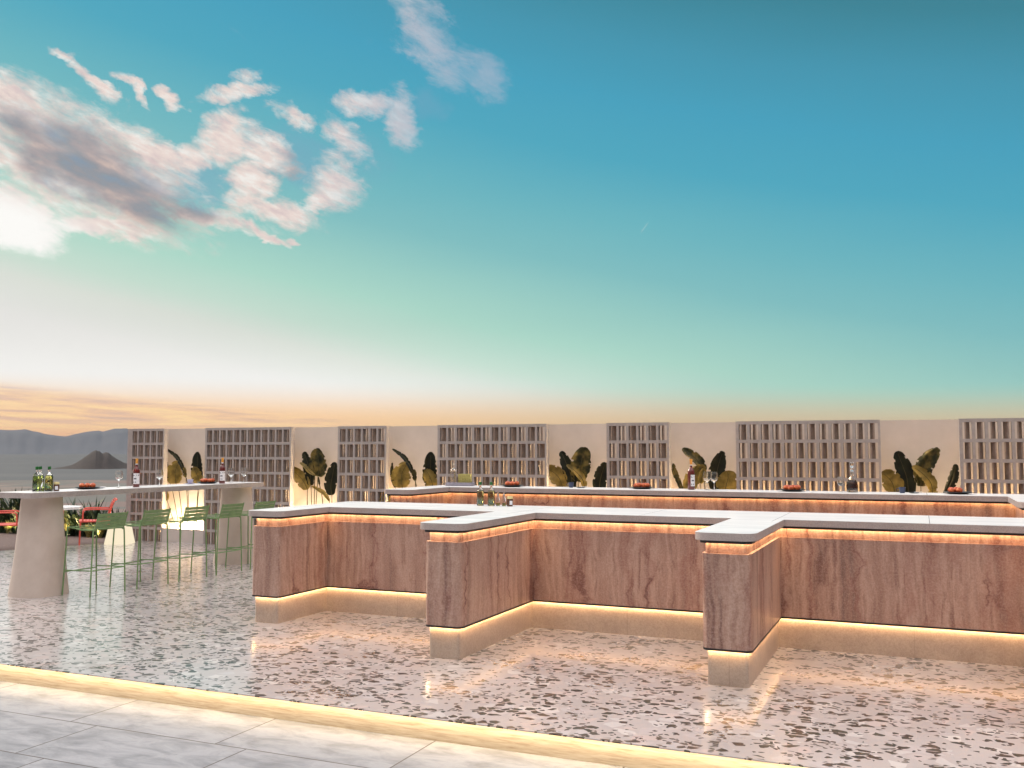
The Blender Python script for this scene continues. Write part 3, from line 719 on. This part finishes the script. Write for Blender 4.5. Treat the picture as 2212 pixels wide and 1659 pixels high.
# ------------------------------------------------------------------ green bar stools (facing -x)
def b_gpaint(t, b):
    n = t.noise(t.new('ShaderNodeTexCoord').outputs['Object'], 14, 3); t.put(b.inputs['Base Color'], t.ramp(n, [(.3, lin(106, 136, 88)), (.7, lin(122, 152, 100))]))
GREEN = mat('green_painted_metal', lin(90, 130, 88), .42, build=b_gpaint)
def make_stool():
    g = thing('bar_stool', (-9.1, 8.45, 0), '', 'bar stool', 'green bar stools along the high table')
    r = .0088
    def L(pts, name='leg'):
        bm = bmesh.new(); tube(bm, smoothpath(pts, 5), r, 8); linkmesh(name, bm, GREEN, g, True)
    # legs: (seat corner) -> foot; x+ is the back side
    L([(.19, -.20, .775), (.205, -.222, .755), (.212, -.235, .70), (.222, -.262, 0)])
    L([(.19, .20, .775), (.205, .222, .755), (.212, .235, .70), (.222, .262, 0)])
    L([(-.19, -.20, .79), (-.212, -.212, .782), (-.222, -.216, .73), (-.232, -.25, 0)])
    L([(-.19, .20, .79), (-.212, .212, .782), (-.222, .216, .73), (-.232, .25, 0)])
    for a, b_ in ((( .218, -.249, .30), (.218, .249, .30)), ((-.226, -.236, .27), (-.226, .236, .27))):
        bm = bmesh.new(); tube(bm, [a, b_], .007, 8); linkmesh('footrest', bm, GREEN, g, True)
    for s in (-1, 1):
        bm = bmesh.new(); tube(bm, [(.218, s*.249, .30), (-.226, s*.238, .29)], .007, 8); linkmesh('stretcher', bm, GREEN, g, True)
    bm = bmesh.new()
    for i in range(8):   # seat slats across the width
        x = -.205 + i*.056
        zz = .788 - .03*math.sin(math.pi*min(1, i/7)) - .012*(i/7)
        box(bm, x, x+.046, -.205, .205, zz, zz+.006)
    for s in (-1, 1): tube(bm, [(-.215, s*.208, .795), (-.05, s*.208, .772), (.12, s*.208, .764), (.20, s*.208, .768)], .008, 8)
    linkmesh('seat', bm, GREEN, g)
    bm = bmesh.new()
    for i in range(4):
        z0 = .786 + i*.044; x = .225 + (z0-.79)*.28
        v = [(x, z0), (x+.004, z0-.001), (x+.0145, z0+.038), (x+.0105, z0+.039)]
        lo = [bm.verts.new((px, -.215, pz)) for px, pz in v]; hi = [bm.verts.new((px, .215, pz)) for px, pz in v]
        for k in range(4): bm.faces.new((lo[k], lo[(k+1) % 4], hi[(k+1) % 4], hi[k]))
        bm.faces.new(lo); bm.faces.new(hi)
    for s in (-1, 1): tube(bm, smoothpath([(.19, s*.214, .764), (.222, s*.217, .79), (.275, s*.219, .965)], 4), .008, 8)
    linkmesh('backrest', bm, GREEN, g)
    return g
st0 = make_stool()
SL = ['green slatted bar stool nearest the viewer, beside the near pedestal of the high table',
      'green bar stool second from the near end of the high table',
      'green bar stool with open back slats showing against the bright niche',
      'green bar stool in front of the far pedestal of the high table',
      'farthest green bar stool, partly hidden by the left end of the front bar']
for i, lab in enumerate(SL):
    o = st0 if i == 0 else dup(st0, (-9.1, 8.45 + .712*i, 0))
    o['label'] = lab

# ------------------------------------------------------------------ coral armchairs, small table
CORAL = mat('coral_painted_metal', lin(214, 84, 70), .4, build=lambda t, b: t.put(b.inputs['Base Color'], t.ramp(t.noise(t.new('ShaderNodeTexCoord').outputs['Object'], 12, 3), [(.3, lin(206, 78, 66)), (.7, lin(222, 92, 76))])))
def make_armchair():
    g = thing('armchair', (0, 0, 0), '', 'armchair', 'coral armchairs around the small terrace table')   # faces -x locally
    r = .013
    for sx in (-1, 1):
        for s in (-1, 1):
            bm = bmesh.new(); tube(bm, [(sx*.235, s*.25, .43), (sx*.245, s*.262, 0)], r, 8); linkmesh('leg', bm, CORAL, g, True)
    bm = bmesh.new()
    for i in range(9):
        x = -.25+i*.055; z = .44 - .012*math.sin(math.pi*i/8)
        box(bm, x, x+.045, -.245, .245, z, z+.008)
    tube(bm, [(-.25, -.25, .43), (-.25, .25, .43), (.25, .25, .43), (.25, -.25, .43), (-.25, -.25, .43)], .014, 8); linkmesh('seat', bm, CORAL, g)
    for s in (-1, 1):
        bm = bmesh.new(); tube(bm, smoothpath([(-.20, s*.265, .44), (-.195, s*.27, .60), (-.15, s*.272, .645), (0, s*.272, .65), (.24, s*.268, .645)], 5), .0125, 8); linkmesh('armrest', bm, CORAL, g, True)
    bm = bmesh.new()
    for s in (-1, 1): tube(bm, smoothpath([(.235, s*.25, .43), (.25, s*.252, .6), (.31, s*.25, .78), (.36, s*.248, .82)], 5), .0125, 8)
    tube(bm, [(.36, -.25, .82), (.36, .25, .82)], .0125, 8)
    for i in range(6):
        z0 = .50 + i*.05; x = .245 + (z0-.5)*.2
        box(bm, x, x+.006, -.24, .24, z0, z0+.036)
    linkmesh('backrest', bm, CORAL, g)
    return g
ch = make_armchair()
fB = math.atan2(-.744, -.668)  # direction the chair faces
ch.rotation_euler = (0, 0, fB - math.pi); ch.location = (-14.15+.245*.668, 12.77+.245*.744, -.012)
ch['label'] = 'coral armchair right of the small table, back toward the lattice wall'
o = dup(ch, (-14.47-.245*.7, 11.80-.245*.7, -.012), math.atan2(.7, .7)-math.pi, 'coral armchair cut off by the left edge of the picture, facing the small table')
o = dup(ch, (-14.33-.245*.8, 12.20+.245*.6, -.012), math.atan2(-.6, .8)-math.pi, 'coral armchair mostly hidden behind the near pedestal')
def thick_top(bm, r, z0, z1, n, rot=0): prism(bm, [(r*math.cos(rot+2*math.pi*k/n), r*math.sin(rot+2*math.pi*k/n)) for k in range(n)], z0, z1)
t2 = thing('small_table', (-13.76, 11.87, -.012), 'low white-topped terrace table between the coral armchairs', 'table')
bm = bmesh.new(); thick_top(bm, .46, .705, .745, 8, .3); linkmesh('tabletop', bm, TOPSTONE, t2)
bm = bmesh.new(); lathe(bm, [(0, 0), (.16, 0), (.10, .03), (.05, .12), (.045, .7), (0, .7)], 24, power=3); linkmesh('pedestal', bm, PEDM, t2, True)
# glowing tapered block
GLOW = emis('warm_lamp_shade', (1.0, .86, .62), .98)
gl = thing('block_lamp', (-13.46, 13.05, 0), 'tapered cream block lamp glowing beside the left end of the wall', 'lamp')
bm = bmesh.new()
lo = [(-.215, -.19), (.215, -.19), (.215, .19), (-.215, .19)]; hi = [(-.155, -.14), (.155, -.14), (.155, .14), (-.155, .14)]
a_ = [bm.verts.new((x, y, .004)) for x, y in lo]; b_ = [bm.verts.new((x, y, .36)) for x, y in hi]
for k in range(4): bm.faces.new((a_[k], a_[(k+1) % 4], b_[(k+1) % 4], b_[k]))
bm.faces.new(list(reversed(a_))); bm.faces.new(b_); bevel(bm, .012, 2)
linkmesh('shade', bm, GLOW, gl, True); gl.rotation_euler = (0, 0, R(25))

# ------------------------------------------------------------------ plants at the terrace edge
def bladeplant(name, loc, n, L, wdt, m, lab, seed, droop=.35, up=1.0, cat='plant', grp=None):
    rn = random.Random(seed); bm = bmesh.new()
    for i in range(n):
        a = rn.uniform(0, 2*math.pi); l_ = L*rn.uniform(.6, 1.1); out = rn.uniform(.12, .8)*l_*(1.1-.6*up); w_ = wdt*rn.uniform(.6, 1.2)
        dx, dy = math.cos(a), math.sin(a); prev = None
        bx, by = dx*.04*rn.random(), dy*.04*rn.random()
        for k in range(7):
            t = k/6; h = l_*(t*up - droop*t*t*rn.uniform(.7, 1)); o_ = out*t**1.3
            c = Vector((bx+dx*o_, by+dy*o_, h)); ww = w_*math.sin(math.pi*(.12+.86*t))*.5 if k < 6 else .001
            sd_ = Vector((-dy, dx, 0))*ww
            cur = (bm.verts.new(c-sd_), bm.verts.new(c+sd_+Vector((0, 0, ww*.3))))
            if prev: bm.faces.new((prev[0], prev[1], cur[1], cur[0]))
            prev = cur
    o = linkmesh(name, bm, m); o.location = loc
    tag(o, lab, cat, grp); return o
def bushplant(name, loc, n, L, wdt, m, lab, seed):
    """wide tuft of many arching blades rooted over a patch of soil"""
    rn = random.Random(seed); bm = bmesh.new()
    for i in range(n):
        a = rn.uniform(0, 2*math.pi); l_ = L*rn.uniform(.45, 1.1); dx, dy = math.cos(a), math.sin(a)
        bx, by = rn.gauss(0, .16), rn.gauss(0, .10); out = l_*rn.uniform(.1, .75); dr = rn.uniform(.0, .5); w_ = wdt*rn.uniform(.5, 1.3); prev = None
        for k in range(7):
            t = k/6; o_ = out*t**1.4; h = l_*(t - dr*t*t)
            c = Vector((bx+dx*o_, by+dy*o_, h)); ww = w_*(.35+.65*math.sin(math.pi*(.2+.75*t)))*.5 if k < 6 else .001
            sd_ = Vector((-dy, dx, 0))*ww
            cur = (bm.verts.new(c-sd_), bm.verts.new(c+sd_+Vector((0, 0, ww*.4))))
            if prev: bm.faces.new((prev[0], prev[1], cur[1], cur[0]))
            prev = cur
    o = linkmesh(name, bm, m); o.location = loc
    return tag(o, lab, 'plant')
AG = mat('agave_leaf', (.05, .09, .05), .5, build=lambda t, b: t.put(b.inputs['Base Color'], t.ramp(t.noise(geo(t), 5, 3), [(.35, (.012, .035, .02, 1)), (.6, (.05, .08, .035, 1)), (.75, (.14, .13, .03, 1))])))
GR = mat('dry_grass', (.3, .28, .12), .6, build=lambda t, b: t.put(b.inputs['Base Color'], t.ramp(t.noise(geo(t), 22, 3), [(.35, (.10, .10, .03, 1)), (.55, (.30, .26, .09, 1)), (.7, (.45, .38, .18, 1))])))
def at(azd, y): return (y*math.tan(R(azd)), y, -.03)
for a_, y_, n_, L_, w_, lab, sd in [(-51.75, 14.25, 220, .62, .035, 'bushy dark plant behind the armchair at the left edge', 1), (-51.0, 14.35, 200, .98, .05, 'tallest dark spiky plant left of the near pedestal', 2),
        (-50.25, 14.25, 150, .86, .06, 'dark upright plant whose blades rise behind the small table', 3), (-48.35, 14.3, 90, .74, .09, 'dark broad-bladed plant just right of the near pedestal', 4),
        (-47.4, 14.4, 240, .78, .035, 'dark spiky bush behind the coral armchair with its back to the wall', 5), (-46.3, 14.4, 170, .66, .035, 'small dark bush against the left end of the lattice wall', 6)]:
    bushplant('spiky_plant', at(a_, y_), n_, L_, w_, AG, lab, sd)
for i, (a_, y_, lab) in enumerate([(-51.4, 14.05, 'dry grass tuft under the armchair at the left edge'), (-50.5, 14.05, 'dry grass tuft left of the near pedestal base'), (-48.6, 14.1, 'bright yellow grass tuft right of the near pedestal'),
                                   (-47.5, 14.05, 'pale dry grass tuft behind the legs of the right armchair'), (-46.9, 14.05, 'pale dry grass tuft between right armchair and glowing block')]):
    bladeplant('grass_tuft', at(a_, y_), 150, .46, .022, GR, lab, 20+i, .45, .95, 'grass')
SPOT = emis('garden_spot_glow', (1.0, .78, .36), 800)
for i, (a_, lab) in enumerate([(-51.3, 'small garden spotlight in the planting by the left armchair'), (-48.5, 'small garden spotlight among the yellow grass'), (-47.2, 'small garden spotlight behind the right armchair')]):
    x, y, z = at(a_, 13.93)
    g = thing('garden_light', (x, y, -.03), lab, 'light', 'garden spotlights in the planting')
    bm = bmesh.new(); lathe(bm, [(0, 0), (.03, 0), (.035, .05), (.028, .05), (.02, .02), (0, .02)], 12); linkmesh('housing', bm, BLACK, g)
    bm = bmesh.new(); lathe(bm, [(0, .04), (.025, .04), (.0, .043)], 12); linkmesh('lens', bm, SPOT, g)

# ------------------------------------------------------------------ tableware
def glassm(name, col, rough=.02, trans=1.0, ior=1.45):
    return mat(name, col, rough, Transmission_Weight=trans, IOR=ior)
CLEAR = glassm('clear_glass', (.95, .97, .97, 1))
OIL = glassm('olive_oil', (.62, .58, .16, 1), .05, .8)
OILD = glassm('dark_green_oil', (.40, .50, .14, 1), .05, .8)
REDG = mat('dark_red_glass', (.17, .018, .014, 1), .06, Transmission_Weight=.35, Coat_Weight=.6)
GCAP = mat('green_cap', lin(18, 92, 34), .4)
GOLD = mat('gold_foil', lin(226, 160, 70), .35, .35)
CREAMCAP = mat('pale_gold_lid', lin(226, 208, 150), .35, .3)
HONEY = mat('dark_honey', (.09, .03, .012, 1), .15, Coat_Weight=.5)
PAPER = mat('paper_label', lin(222, 220, 222), .6, build=lambda t, b: (lambda P: t.put(b.inputs['Base Color'], t.mix(t.m('MULTIPLY', t.m('GREATER_THAN', t.noise(t.vscale(P, 60, 60, 18), 1, 1), .54), t.m('LESS_THAN', t.m('ABSOLUTE', t.m('SUBTRACT', t.m('FRACT', t.m('MULTIPLY', t.sep(P)[2], 22.0)), .5)), .18)), lin(222, 220, 222), lin(70, 70, 84))))(t.new('ShaderNodeTexCoord').outputs['Object']))
AMBER = glassm('amber_oil', (.50, .40, .16, 1), .05, .8)
PLATE = mat('dark_plate', (.018, .020, .022), .3)
WHITE = mat('white_porcelain', (.75, .75, .78), .25)
LILAC = mat('lilac_porcelain', lin(176, 172, 196), .3)
NAVY = mat('navy_cup', lin(48, 58, 86), .35)
PASTRY = mat('pastry', (.5, .16, .05), .5, build=lambda t, b: (t.put(b.inputs['Base Color'], t.ramp(t.noise(t.new('ShaderNodeTexCoord').outputs['Object'], 40, 4), [(.3, lin(140, 52, 24)), (.5, lin(196, 88, 40)), (.7, lin(226, 136, 80))])), bump(t, b, t.noise(t.new('ShaderNodeTexCoord').outputs['Object'], 60, 3), .5, .004)))
BRANDY = mat('brandy', (.16, .045, .012, 1), .05, Transmission_Weight=.45)
STONE = mat('grey_tray', lin(140, 134, 146), .6, build=lambda t, b: t.put(b.inputs['Base Color'], t.ramp(t.noise(geo(t), 30, 3), [(.3, lin(128, 122, 134)), (.7, lin(152, 146, 156))])))
MOSS = mat('moss_block', lin(140, 140, 60), .9, build=lambda t, b: (t.put(b.inputs['Base Color'], t.ramp(t.noise(geo(t), 90, 4), [(.3, lin(138, 128, 62)), (.7, lin(190, 178, 112))])), bump(t, b, t.noise(geo(t), 120, 3), .8, .006)))

TT, FT, RT = 1.2132, 1.1012, 1.2132
def oil_bottle(loc, lab, m=OIL, s=1.0, grp='green capped oil bottles'):
    g = thing('oil_bottle', loc, lab, 'bottle', grp)
    bm = bmesh.new(); lathe(bm, [(0, 0), (.041, 0), (.0445, .006), (.0445, .175), (.038, .197), (.016, .222), (.0135, .235), (.0135, .26), (0, .26)], 20); linkmesh('glass_body', bm, CLEAR, g, True)
    bm = bmesh.new(); lathe(bm, [(0, .006), (.038, .006), (.041, .010), (.041, .165), (.034, .185), (0, .19)], 20); linkmesh('oil', bm, m, g, True)
    bm = bmesh.new(); lathe(bm, [(0, .258), (.017, .258), (.0185, .262), (.0185, .290), (.016, .295), (0, .295)], 16); linkmesh('cap', bm, GCAP, g, True)
    g.scale = (s, s, s); return g
def cruet(loc, lab, liquid=True):
    g = thing('cruet', loc, lab, 'cruet', 'small glass cruets')
    bm = bmesh.new(); lathe(bm, [(0, 0), (.019, 0), (.021, .004), (.021, .07), (.012, .10), (.009, .112), (.014, .13), (.009, .128), (0, .11)], 16); linkmesh('glass_body', bm, CLEAR, g, True)
    bm = bmesh.new(); lathe(bm, [(0, .004), (.017, .005), (.0175, .035), (0, .036)], 14); linkmesh('oil', bm, OIL, g, True)
    bm = bmesh.new(); lathe(bm, [(0, .112), (.007, .115), (.012, .14), (.006, .155), (0, .157)], 12); linkmesh('stopper', bm, CLEAR, g, True)
    return g
def jar(loc, lab):
    g = thing('honey_jar', loc, lab, 'jar', 'small brown jars with pale lids')
    bm = bmesh.new(); lathe(bm, [(0, 0), (.031, 0), (.033, .004), (.033, .074), (.028, .082), (0, .082)], 20); linkmesh('jar_body', bm, HONEY, g, True)
    bm = bmesh.new(); lathe(bm, [(0, .081), (.032, .081), (.033, .084), (.033, .105), (.031, .108), (0, .108)], 20); linkmesh('lid', bm, CREAMCAP, g, True)
    bm = bmesh.new(); tubepart = [(.0337*math.cos(R(a)), .0337*math.sin(R(a))) for a in range(-70, -9, 10)]
    for (x0, y0), (x1, y1) in zip(tubepart, tubepart[1:]):
        bm.faces.new([bm.verts.new(p) for p in ((x0, y0, .018), (x1, y1, .018), (x1, y1, .06), (x0, y0, .06))])
    linkmesh('paper_label', bm, WHITE, g)
    return g
def wine(loc, lab, rz=0.0):
    g = thing('wine_bottle', loc, lab, 'bottle', 'dark red wine bottles with gold necks', rz)
    bm = bmesh.new(); lathe(bm, [(0, .006), (.03, 0), (.041, .003), (.043, .01), (.043, .215), (.039, .24), (.024, .262), (.017, .28), (.015, .30), (.015, .312), (0, .312)], 24); linkmesh('glass_body', bm, REDG, g, True)
    bm = bmesh.new(); lathe(bm, [(0, .318), (.0162, .312), (.0165, .36), (.018, .362), (.018, .376), (.016, .38), (0, .38)], 18); linkmesh('neck_foil', bm, GOLD, g, True)
    bm = bmesh.new(); lathe(bm, [(.0158, .300), (.0168, .300), (.0168, .312), (.0158, .312)], 18); linkmesh('collar', bm, WHITE, g, True)
    bm = bmesh.new(); pr = [(.0437*math.cos(R(a)), .0437*math.sin(R(a))) for a in range(-95, 26, 10)]
    for (x0, y0), (x1, y1) in zip(pr, pr[1:]):
        bm.faces.new([bm.verts.new(p) for p in ((x0, y0, .045), (x1, y1, .045), (x1, y1, .185), (x0, y0, .185))])
    linkmesh('paper_label', bm, PAPER, g)
    return g
def wineglass(loc, lab, s=1.0, fill=None):
    g = thing('wine_glass', loc, lab, 'glass', 'stemmed glasses')
    bm = bmesh.new()
    lathe(bm, [(0, 0), (.034, 0), (.034, .002), (.006, .005), (.004, .012), (.004, .085), (.014, .093), (.038, .115), (.049, .15), (.046, .19), (.038, .225), (.0368, .225), (.0445, .189), (.0475, .15), (.036, .117), (.010, .098), (0, .096)], 24)
    linkmesh('glass_body', bm, CLEAR, g, True)
    if fill:
        bm = bmesh.new(); lathe(bm, [(0, .099), (.009, .0995), (.0335, .118), (.041, .134), (0, .134)], 20); linkmesh('drink', bm, fill, g, True)
    g.scale = (s, s, s); return g
def pastry_plate(loc, lab, seed, n=6, white=False):
    g = thing('pastry_plate', loc, lab, 'plate', 'dark plates of pastries')
    bm = bmesh.new(); lathe(bm, [(0, 0), (.08, 0), (.10, .004), (.155, .022), (.156, .025), (.10, .009), (0, .007)], 28); linkmesh('plate', bm, PLATE, g, True)
    rn = random.Random(seed)
    spots = [(.072*math.cos(R(60*k+seed*17)), .072*math.sin(R(60*k+seed*17))) for k in range(6)] + [(0, 0)]
    for i in range(n):
        x, y = spots[i]
        bm = bmesh.new(); bmesh.ops.create_icosphere(bm, subdivisions=3, radius=.034)
        for v in bm.verts:
            v.co *= 1 + .09*mn.noise(v.co*38 + Vector((seed, i, 0))); v.co.z *= .92
        o = linkmesh('pastry', bm, PASTRY, g, True); o.location = (x, y, .041 + rn.uniform(0, .006)); o.rotation_euler = (0, 0, rn.uniform(0, 3))
    return g
def cup(loc, m, lab, saucer, rz=0, sm=WHITE):
    g = thing('cup', loc, lab, 'cup', None, rz)
    z0 = .012 if saucer else 0
    bm = bmesh.new()
    prof_ = [(0, z0), (.026, z0), (.030, z0+.01), (.036, z0+.068), (.033, z0+.068), (.027, z0+.012), (0, z0+.008)] if not saucer else [(0, z0), (.022, z0), (.036, z0+.02), (.046, z0+.058), (.044, z0+.058), (.033, z0+.022), (0, z0+.006)]
    lathe(bm, prof_, 24); linkmesh('bowl', bm, m, g, True)
    k = .036 if not saucer else .042
    bm = bmesh.new(); tube(bm, smoothpath([(-k+.004, 0, z0+.052), (-k-.022, 0, z0+.05), (-k-.02, 0, z0+.022), (-k+.008, 0, z0+.018)], 4), .004, 6); linkmesh('handle', bm, m, g, True)
    if saucer:
        bm = bmesh.new(); lathe(bm, [(0, 0), (.035, 0), (.07, .009), (.07, .012), (.035, .0035), (0, .011)], 24); linkmesh('saucer', bm, m, g, True)
    return g
# on the high table
oil_bottle((-9.70, 8.10, TT), 'leftmost green-capped oil bottle on the high table', OILD)
oil_bottle((-9.745, 8.185, TT), 'green-capped oil bottle squeezed between its two neighbours on the high table', OILD)
oil_bottle((-9.60, 8.19, TT), 'green-capped oil bottle behind the small cruets on the high table', OIL)
cruet((-9.615, 8.115, TT), 'left of the two small glass cruets on the high table')
cruet((-9.575, 8.165, TT), 'right of the two small glass cruets on the high table, beside the brown jar')
jar((-9.55, 8.255, TT), 'brown honey jar with a pale lid on the high table')
pastry_plate((-9.70, 8.85, TT), 'dark plate of round pastries on the near half of the high table', 1)
bm = bmesh.new(); lathe(bm, [(0, 0), (.06, 0), (.11, .012), (.11, .015), (.06, .006), (0, .005)], 28)
o = linkmesh('white_plate', bm, WHITE, None, True); o.location = (-9.80, 9.10, TT); tag(o, 'plain white plate just behind the pastries on the high table', 'plate')
wine((-9.587, 9.55, TT), 'dark wine bottle standing alone in the middle of the high table', R(-10))
wineglass((-9.70, 9.36, TT), 'wine glass left of the middle wine bottle on the high table')
wineglass((-9.60, 9.98, TT), 'wine glass right of the middle wine bottle on the high table')
cup((-9.76, 10.75, TT), LILAC, 'lilac cup and saucer on the high table between the wine bottles', True, 2.6)
pastry_plate((-9.70, 11.05, TT), 'dark plate of round pastries beside the far wine bottle on the high table', 2, 6)
wine((-9.50, 11.13, TT), 'dark wine bottle toward the far end of the high table', R(-10))
wineglass((-9.58, 11.42, TT), 'wine glass just right of the far wine bottle on the high table')
wineglass((-9.60, 11.74, TT), 'rightmost wine glass, nearest the far end of the high table')
# on the front bar
oil_bottle((-4.405, 9.30, FT), 'left green-capped oil bottle on the front bar', AMBER, .87)
oil_bottle((-4.275, 9.30, FT), 'right green-capped oil bottle on the front bar', AMBER, .87)
cruet((-4.195, 9.30, FT), 'left glass cruet on the front bar')
cruet((-4.125, 9.30, FT), 'right glass cruet on the front bar, next to the jar')
jar((-4.06, 9.31, FT), 'brown jar with a pale lid on the front bar')
# on the rear bar
tr = thing('tray', (-5.86, 11.72, RT), 'shallow grey stone tray at the left part of the rear bar', 'tray', None, R(12))
bm = bmesh.new(); box(bm, -.185, .185, -.10, .10, 0, .012); box(bm, -.185, .185, -.10, -.09, .012, .048); box(bm, -.185, .185, .09, .10, .012, .048); box(bm, -.185, -.175, -.09, .09, .012, .048); box(bm, .175, .185, -.09, .09, .012, .048)
linkmesh('tray_body', bm, STONE, tr)
g = thing('ribbed_bottle', (-5.955, 11.70, RT+.0125), 'clear ribbed glass bottle with a stopper standing in the grey tray', 'bottle')
bm = bmesh.new(); pr = [(0, 0), (.038, 0)]
for i in range(22): pr.append((.042 + (.0025 if i % 2 else 0), .006 + i*.0085))
pr += [(.036, .205), (.018, .232), (.013, .245), (.013, .262), (0, .262)]
lathe(bm, pr, 24); linkmesh('glass_body', bm, CLEAR, g, True)
bm = bmesh.new(); lathe(bm, [(0, .262), (.018, .263), (.018, .282), (.012, .292), (.006, .30), (0, .302)], 16); linkmesh('stopper', bm, CLEAR, g, True)
g = thing('moss_block', (-5.80, 11.75, RT+.0125), 'olive green moss block sitting in the grey tray beside the bottle', 'plant', None, R(12))
bm = bmesh.new(); box(bm, -.085, .085, -.05, .05, 0, .15); bmesh.ops.subdivide_edges(bm, edges=bm.edges[:], cuts=5, use_grid_fill=True)
for v in bm.verts: v.co += Vector((mn.noise(v.co*60), mn.noise(v.co*60+Vector((9, 0, 0))), mn.noise(v.co*60+Vector((0, 9, 0)))*(v.co.z > .01)))*.006
linkmesh('moss', bm, MOSS, g, True)
pastry_plate((-5.05, 11.66, RT), 'leftmost dark pastry plate on the rear bar, behind the oil bottles', 3, 6)
pastry_plate((-3.27, 11.70, RT), 'dark pastry plate on the rear bar, left of the wine bottle', 4)
pastry_plate((-1.42, 11.68, RT), 'dark plate of pastries left of the decanter on the rear bar', 5)
pastry_plate((.37, 11.70, RT), 'dark plate of pastries at the right end of the rear bar', 6, 4)
cup((-4.235, 11.73, RT), NAVY, 'left navy mug on the rear bar, between two pastry plates', False)
cup((-.205, 11.70, RT), NAVY, 'navy mug near the right end of the rear bar, right of the decanter', False)
for x, y, lab in ((-4.10, 11.74, 'small dark saucer beside the left navy mug'), (-.08, 11.72, 'small dark saucer beside the right navy mug')):
    g = thing('saucer', (x, y, RT), lab, 'saucer', 'dark saucers with spoons')
    bm = bmesh.new(); lathe(bm, [(0, 0), (.04, 0), (.06, .008), (.06, .010), (.04, .004), (0, .004)], 24); linkmesh('dish', bm, PLATE, g, True)
    bm = bmesh.new(); tube(bm, [(.0, 0, .0085), (.05, .01, .013), (.085, .015, .018)], [.008, .003, .003], 6); linkmesh('spoon', bm, WHITE, g, True)
wine((-2.63, 11.68, RT), 'red wine bottle standing on the rear bar', R(10))
wineglass((-2.45, 11.76, RT), 'left of the two wine glasses beside the rear wine bottle')
wineglass((-2.35, 11.70, RT), 'right of the two wine glasses beside the rear wine bottle')
wineglass((-.875, 11.70, RT), 'small stemmed glass with a brown drink left of the decanter', .8, BRANDY)
g = thing('decanter', (-.745, 11.72, RT), 'cut glass decanter half full of brown liquor on the rear bar', 'decanter')
bm = bmesh.new(); lathe(bm, [(0, 0), (.055, 0), (.062, .004), (.064, .03), (.066, .07), (.055, .12), (.028, .175), (.018, .21), (.017, .245), (.028, .262), (.024, .266), (0, .262)], 24); linkmesh('glass_body', bm, CLEAR, g, True)
bm = bmesh.new(); lathe(bm, [(0, .024), (.056, .026), (.060, .07), (.050, .115), (.042, .135), (0, .135)], 20); linkmesh('liquor', bm, BRANDY, g, True)
bm = bmesh.new(); lathe(bm, [(0, .262), (.012, .266), (.014, .285), (.028, .31), (.024, .338), (.008, .352), (0, .353)], 10); linkmesh('stopper', bm, CLEAR, g)

# ------------------------------------------------------------------ air
hm = bpy.data.materials.new('air'); hm.use_nodes = True; hm.node_tree.nodes.clear(); t = NT(hm.node_tree)
pv = t.new('ShaderNodeVolumePrincipled'); pv.inputs['Color'].default_value = (.40, .41, .43, 1); pv.inputs['Density'].default_value = HAZE
ho = t.new('ShaderNodeOutputMaterial'); t.l.new(pv.outputs[0], ho.inputs['Volume'])
bm = bmesh.new(); box(bm, -32000, 32000, -3000, 32000, -64, 620)
struct(tag(linkmesh('haze', bm, hm), 'thin grey evening haze over the bay and the far mountains', 'haze'), 'stuff')
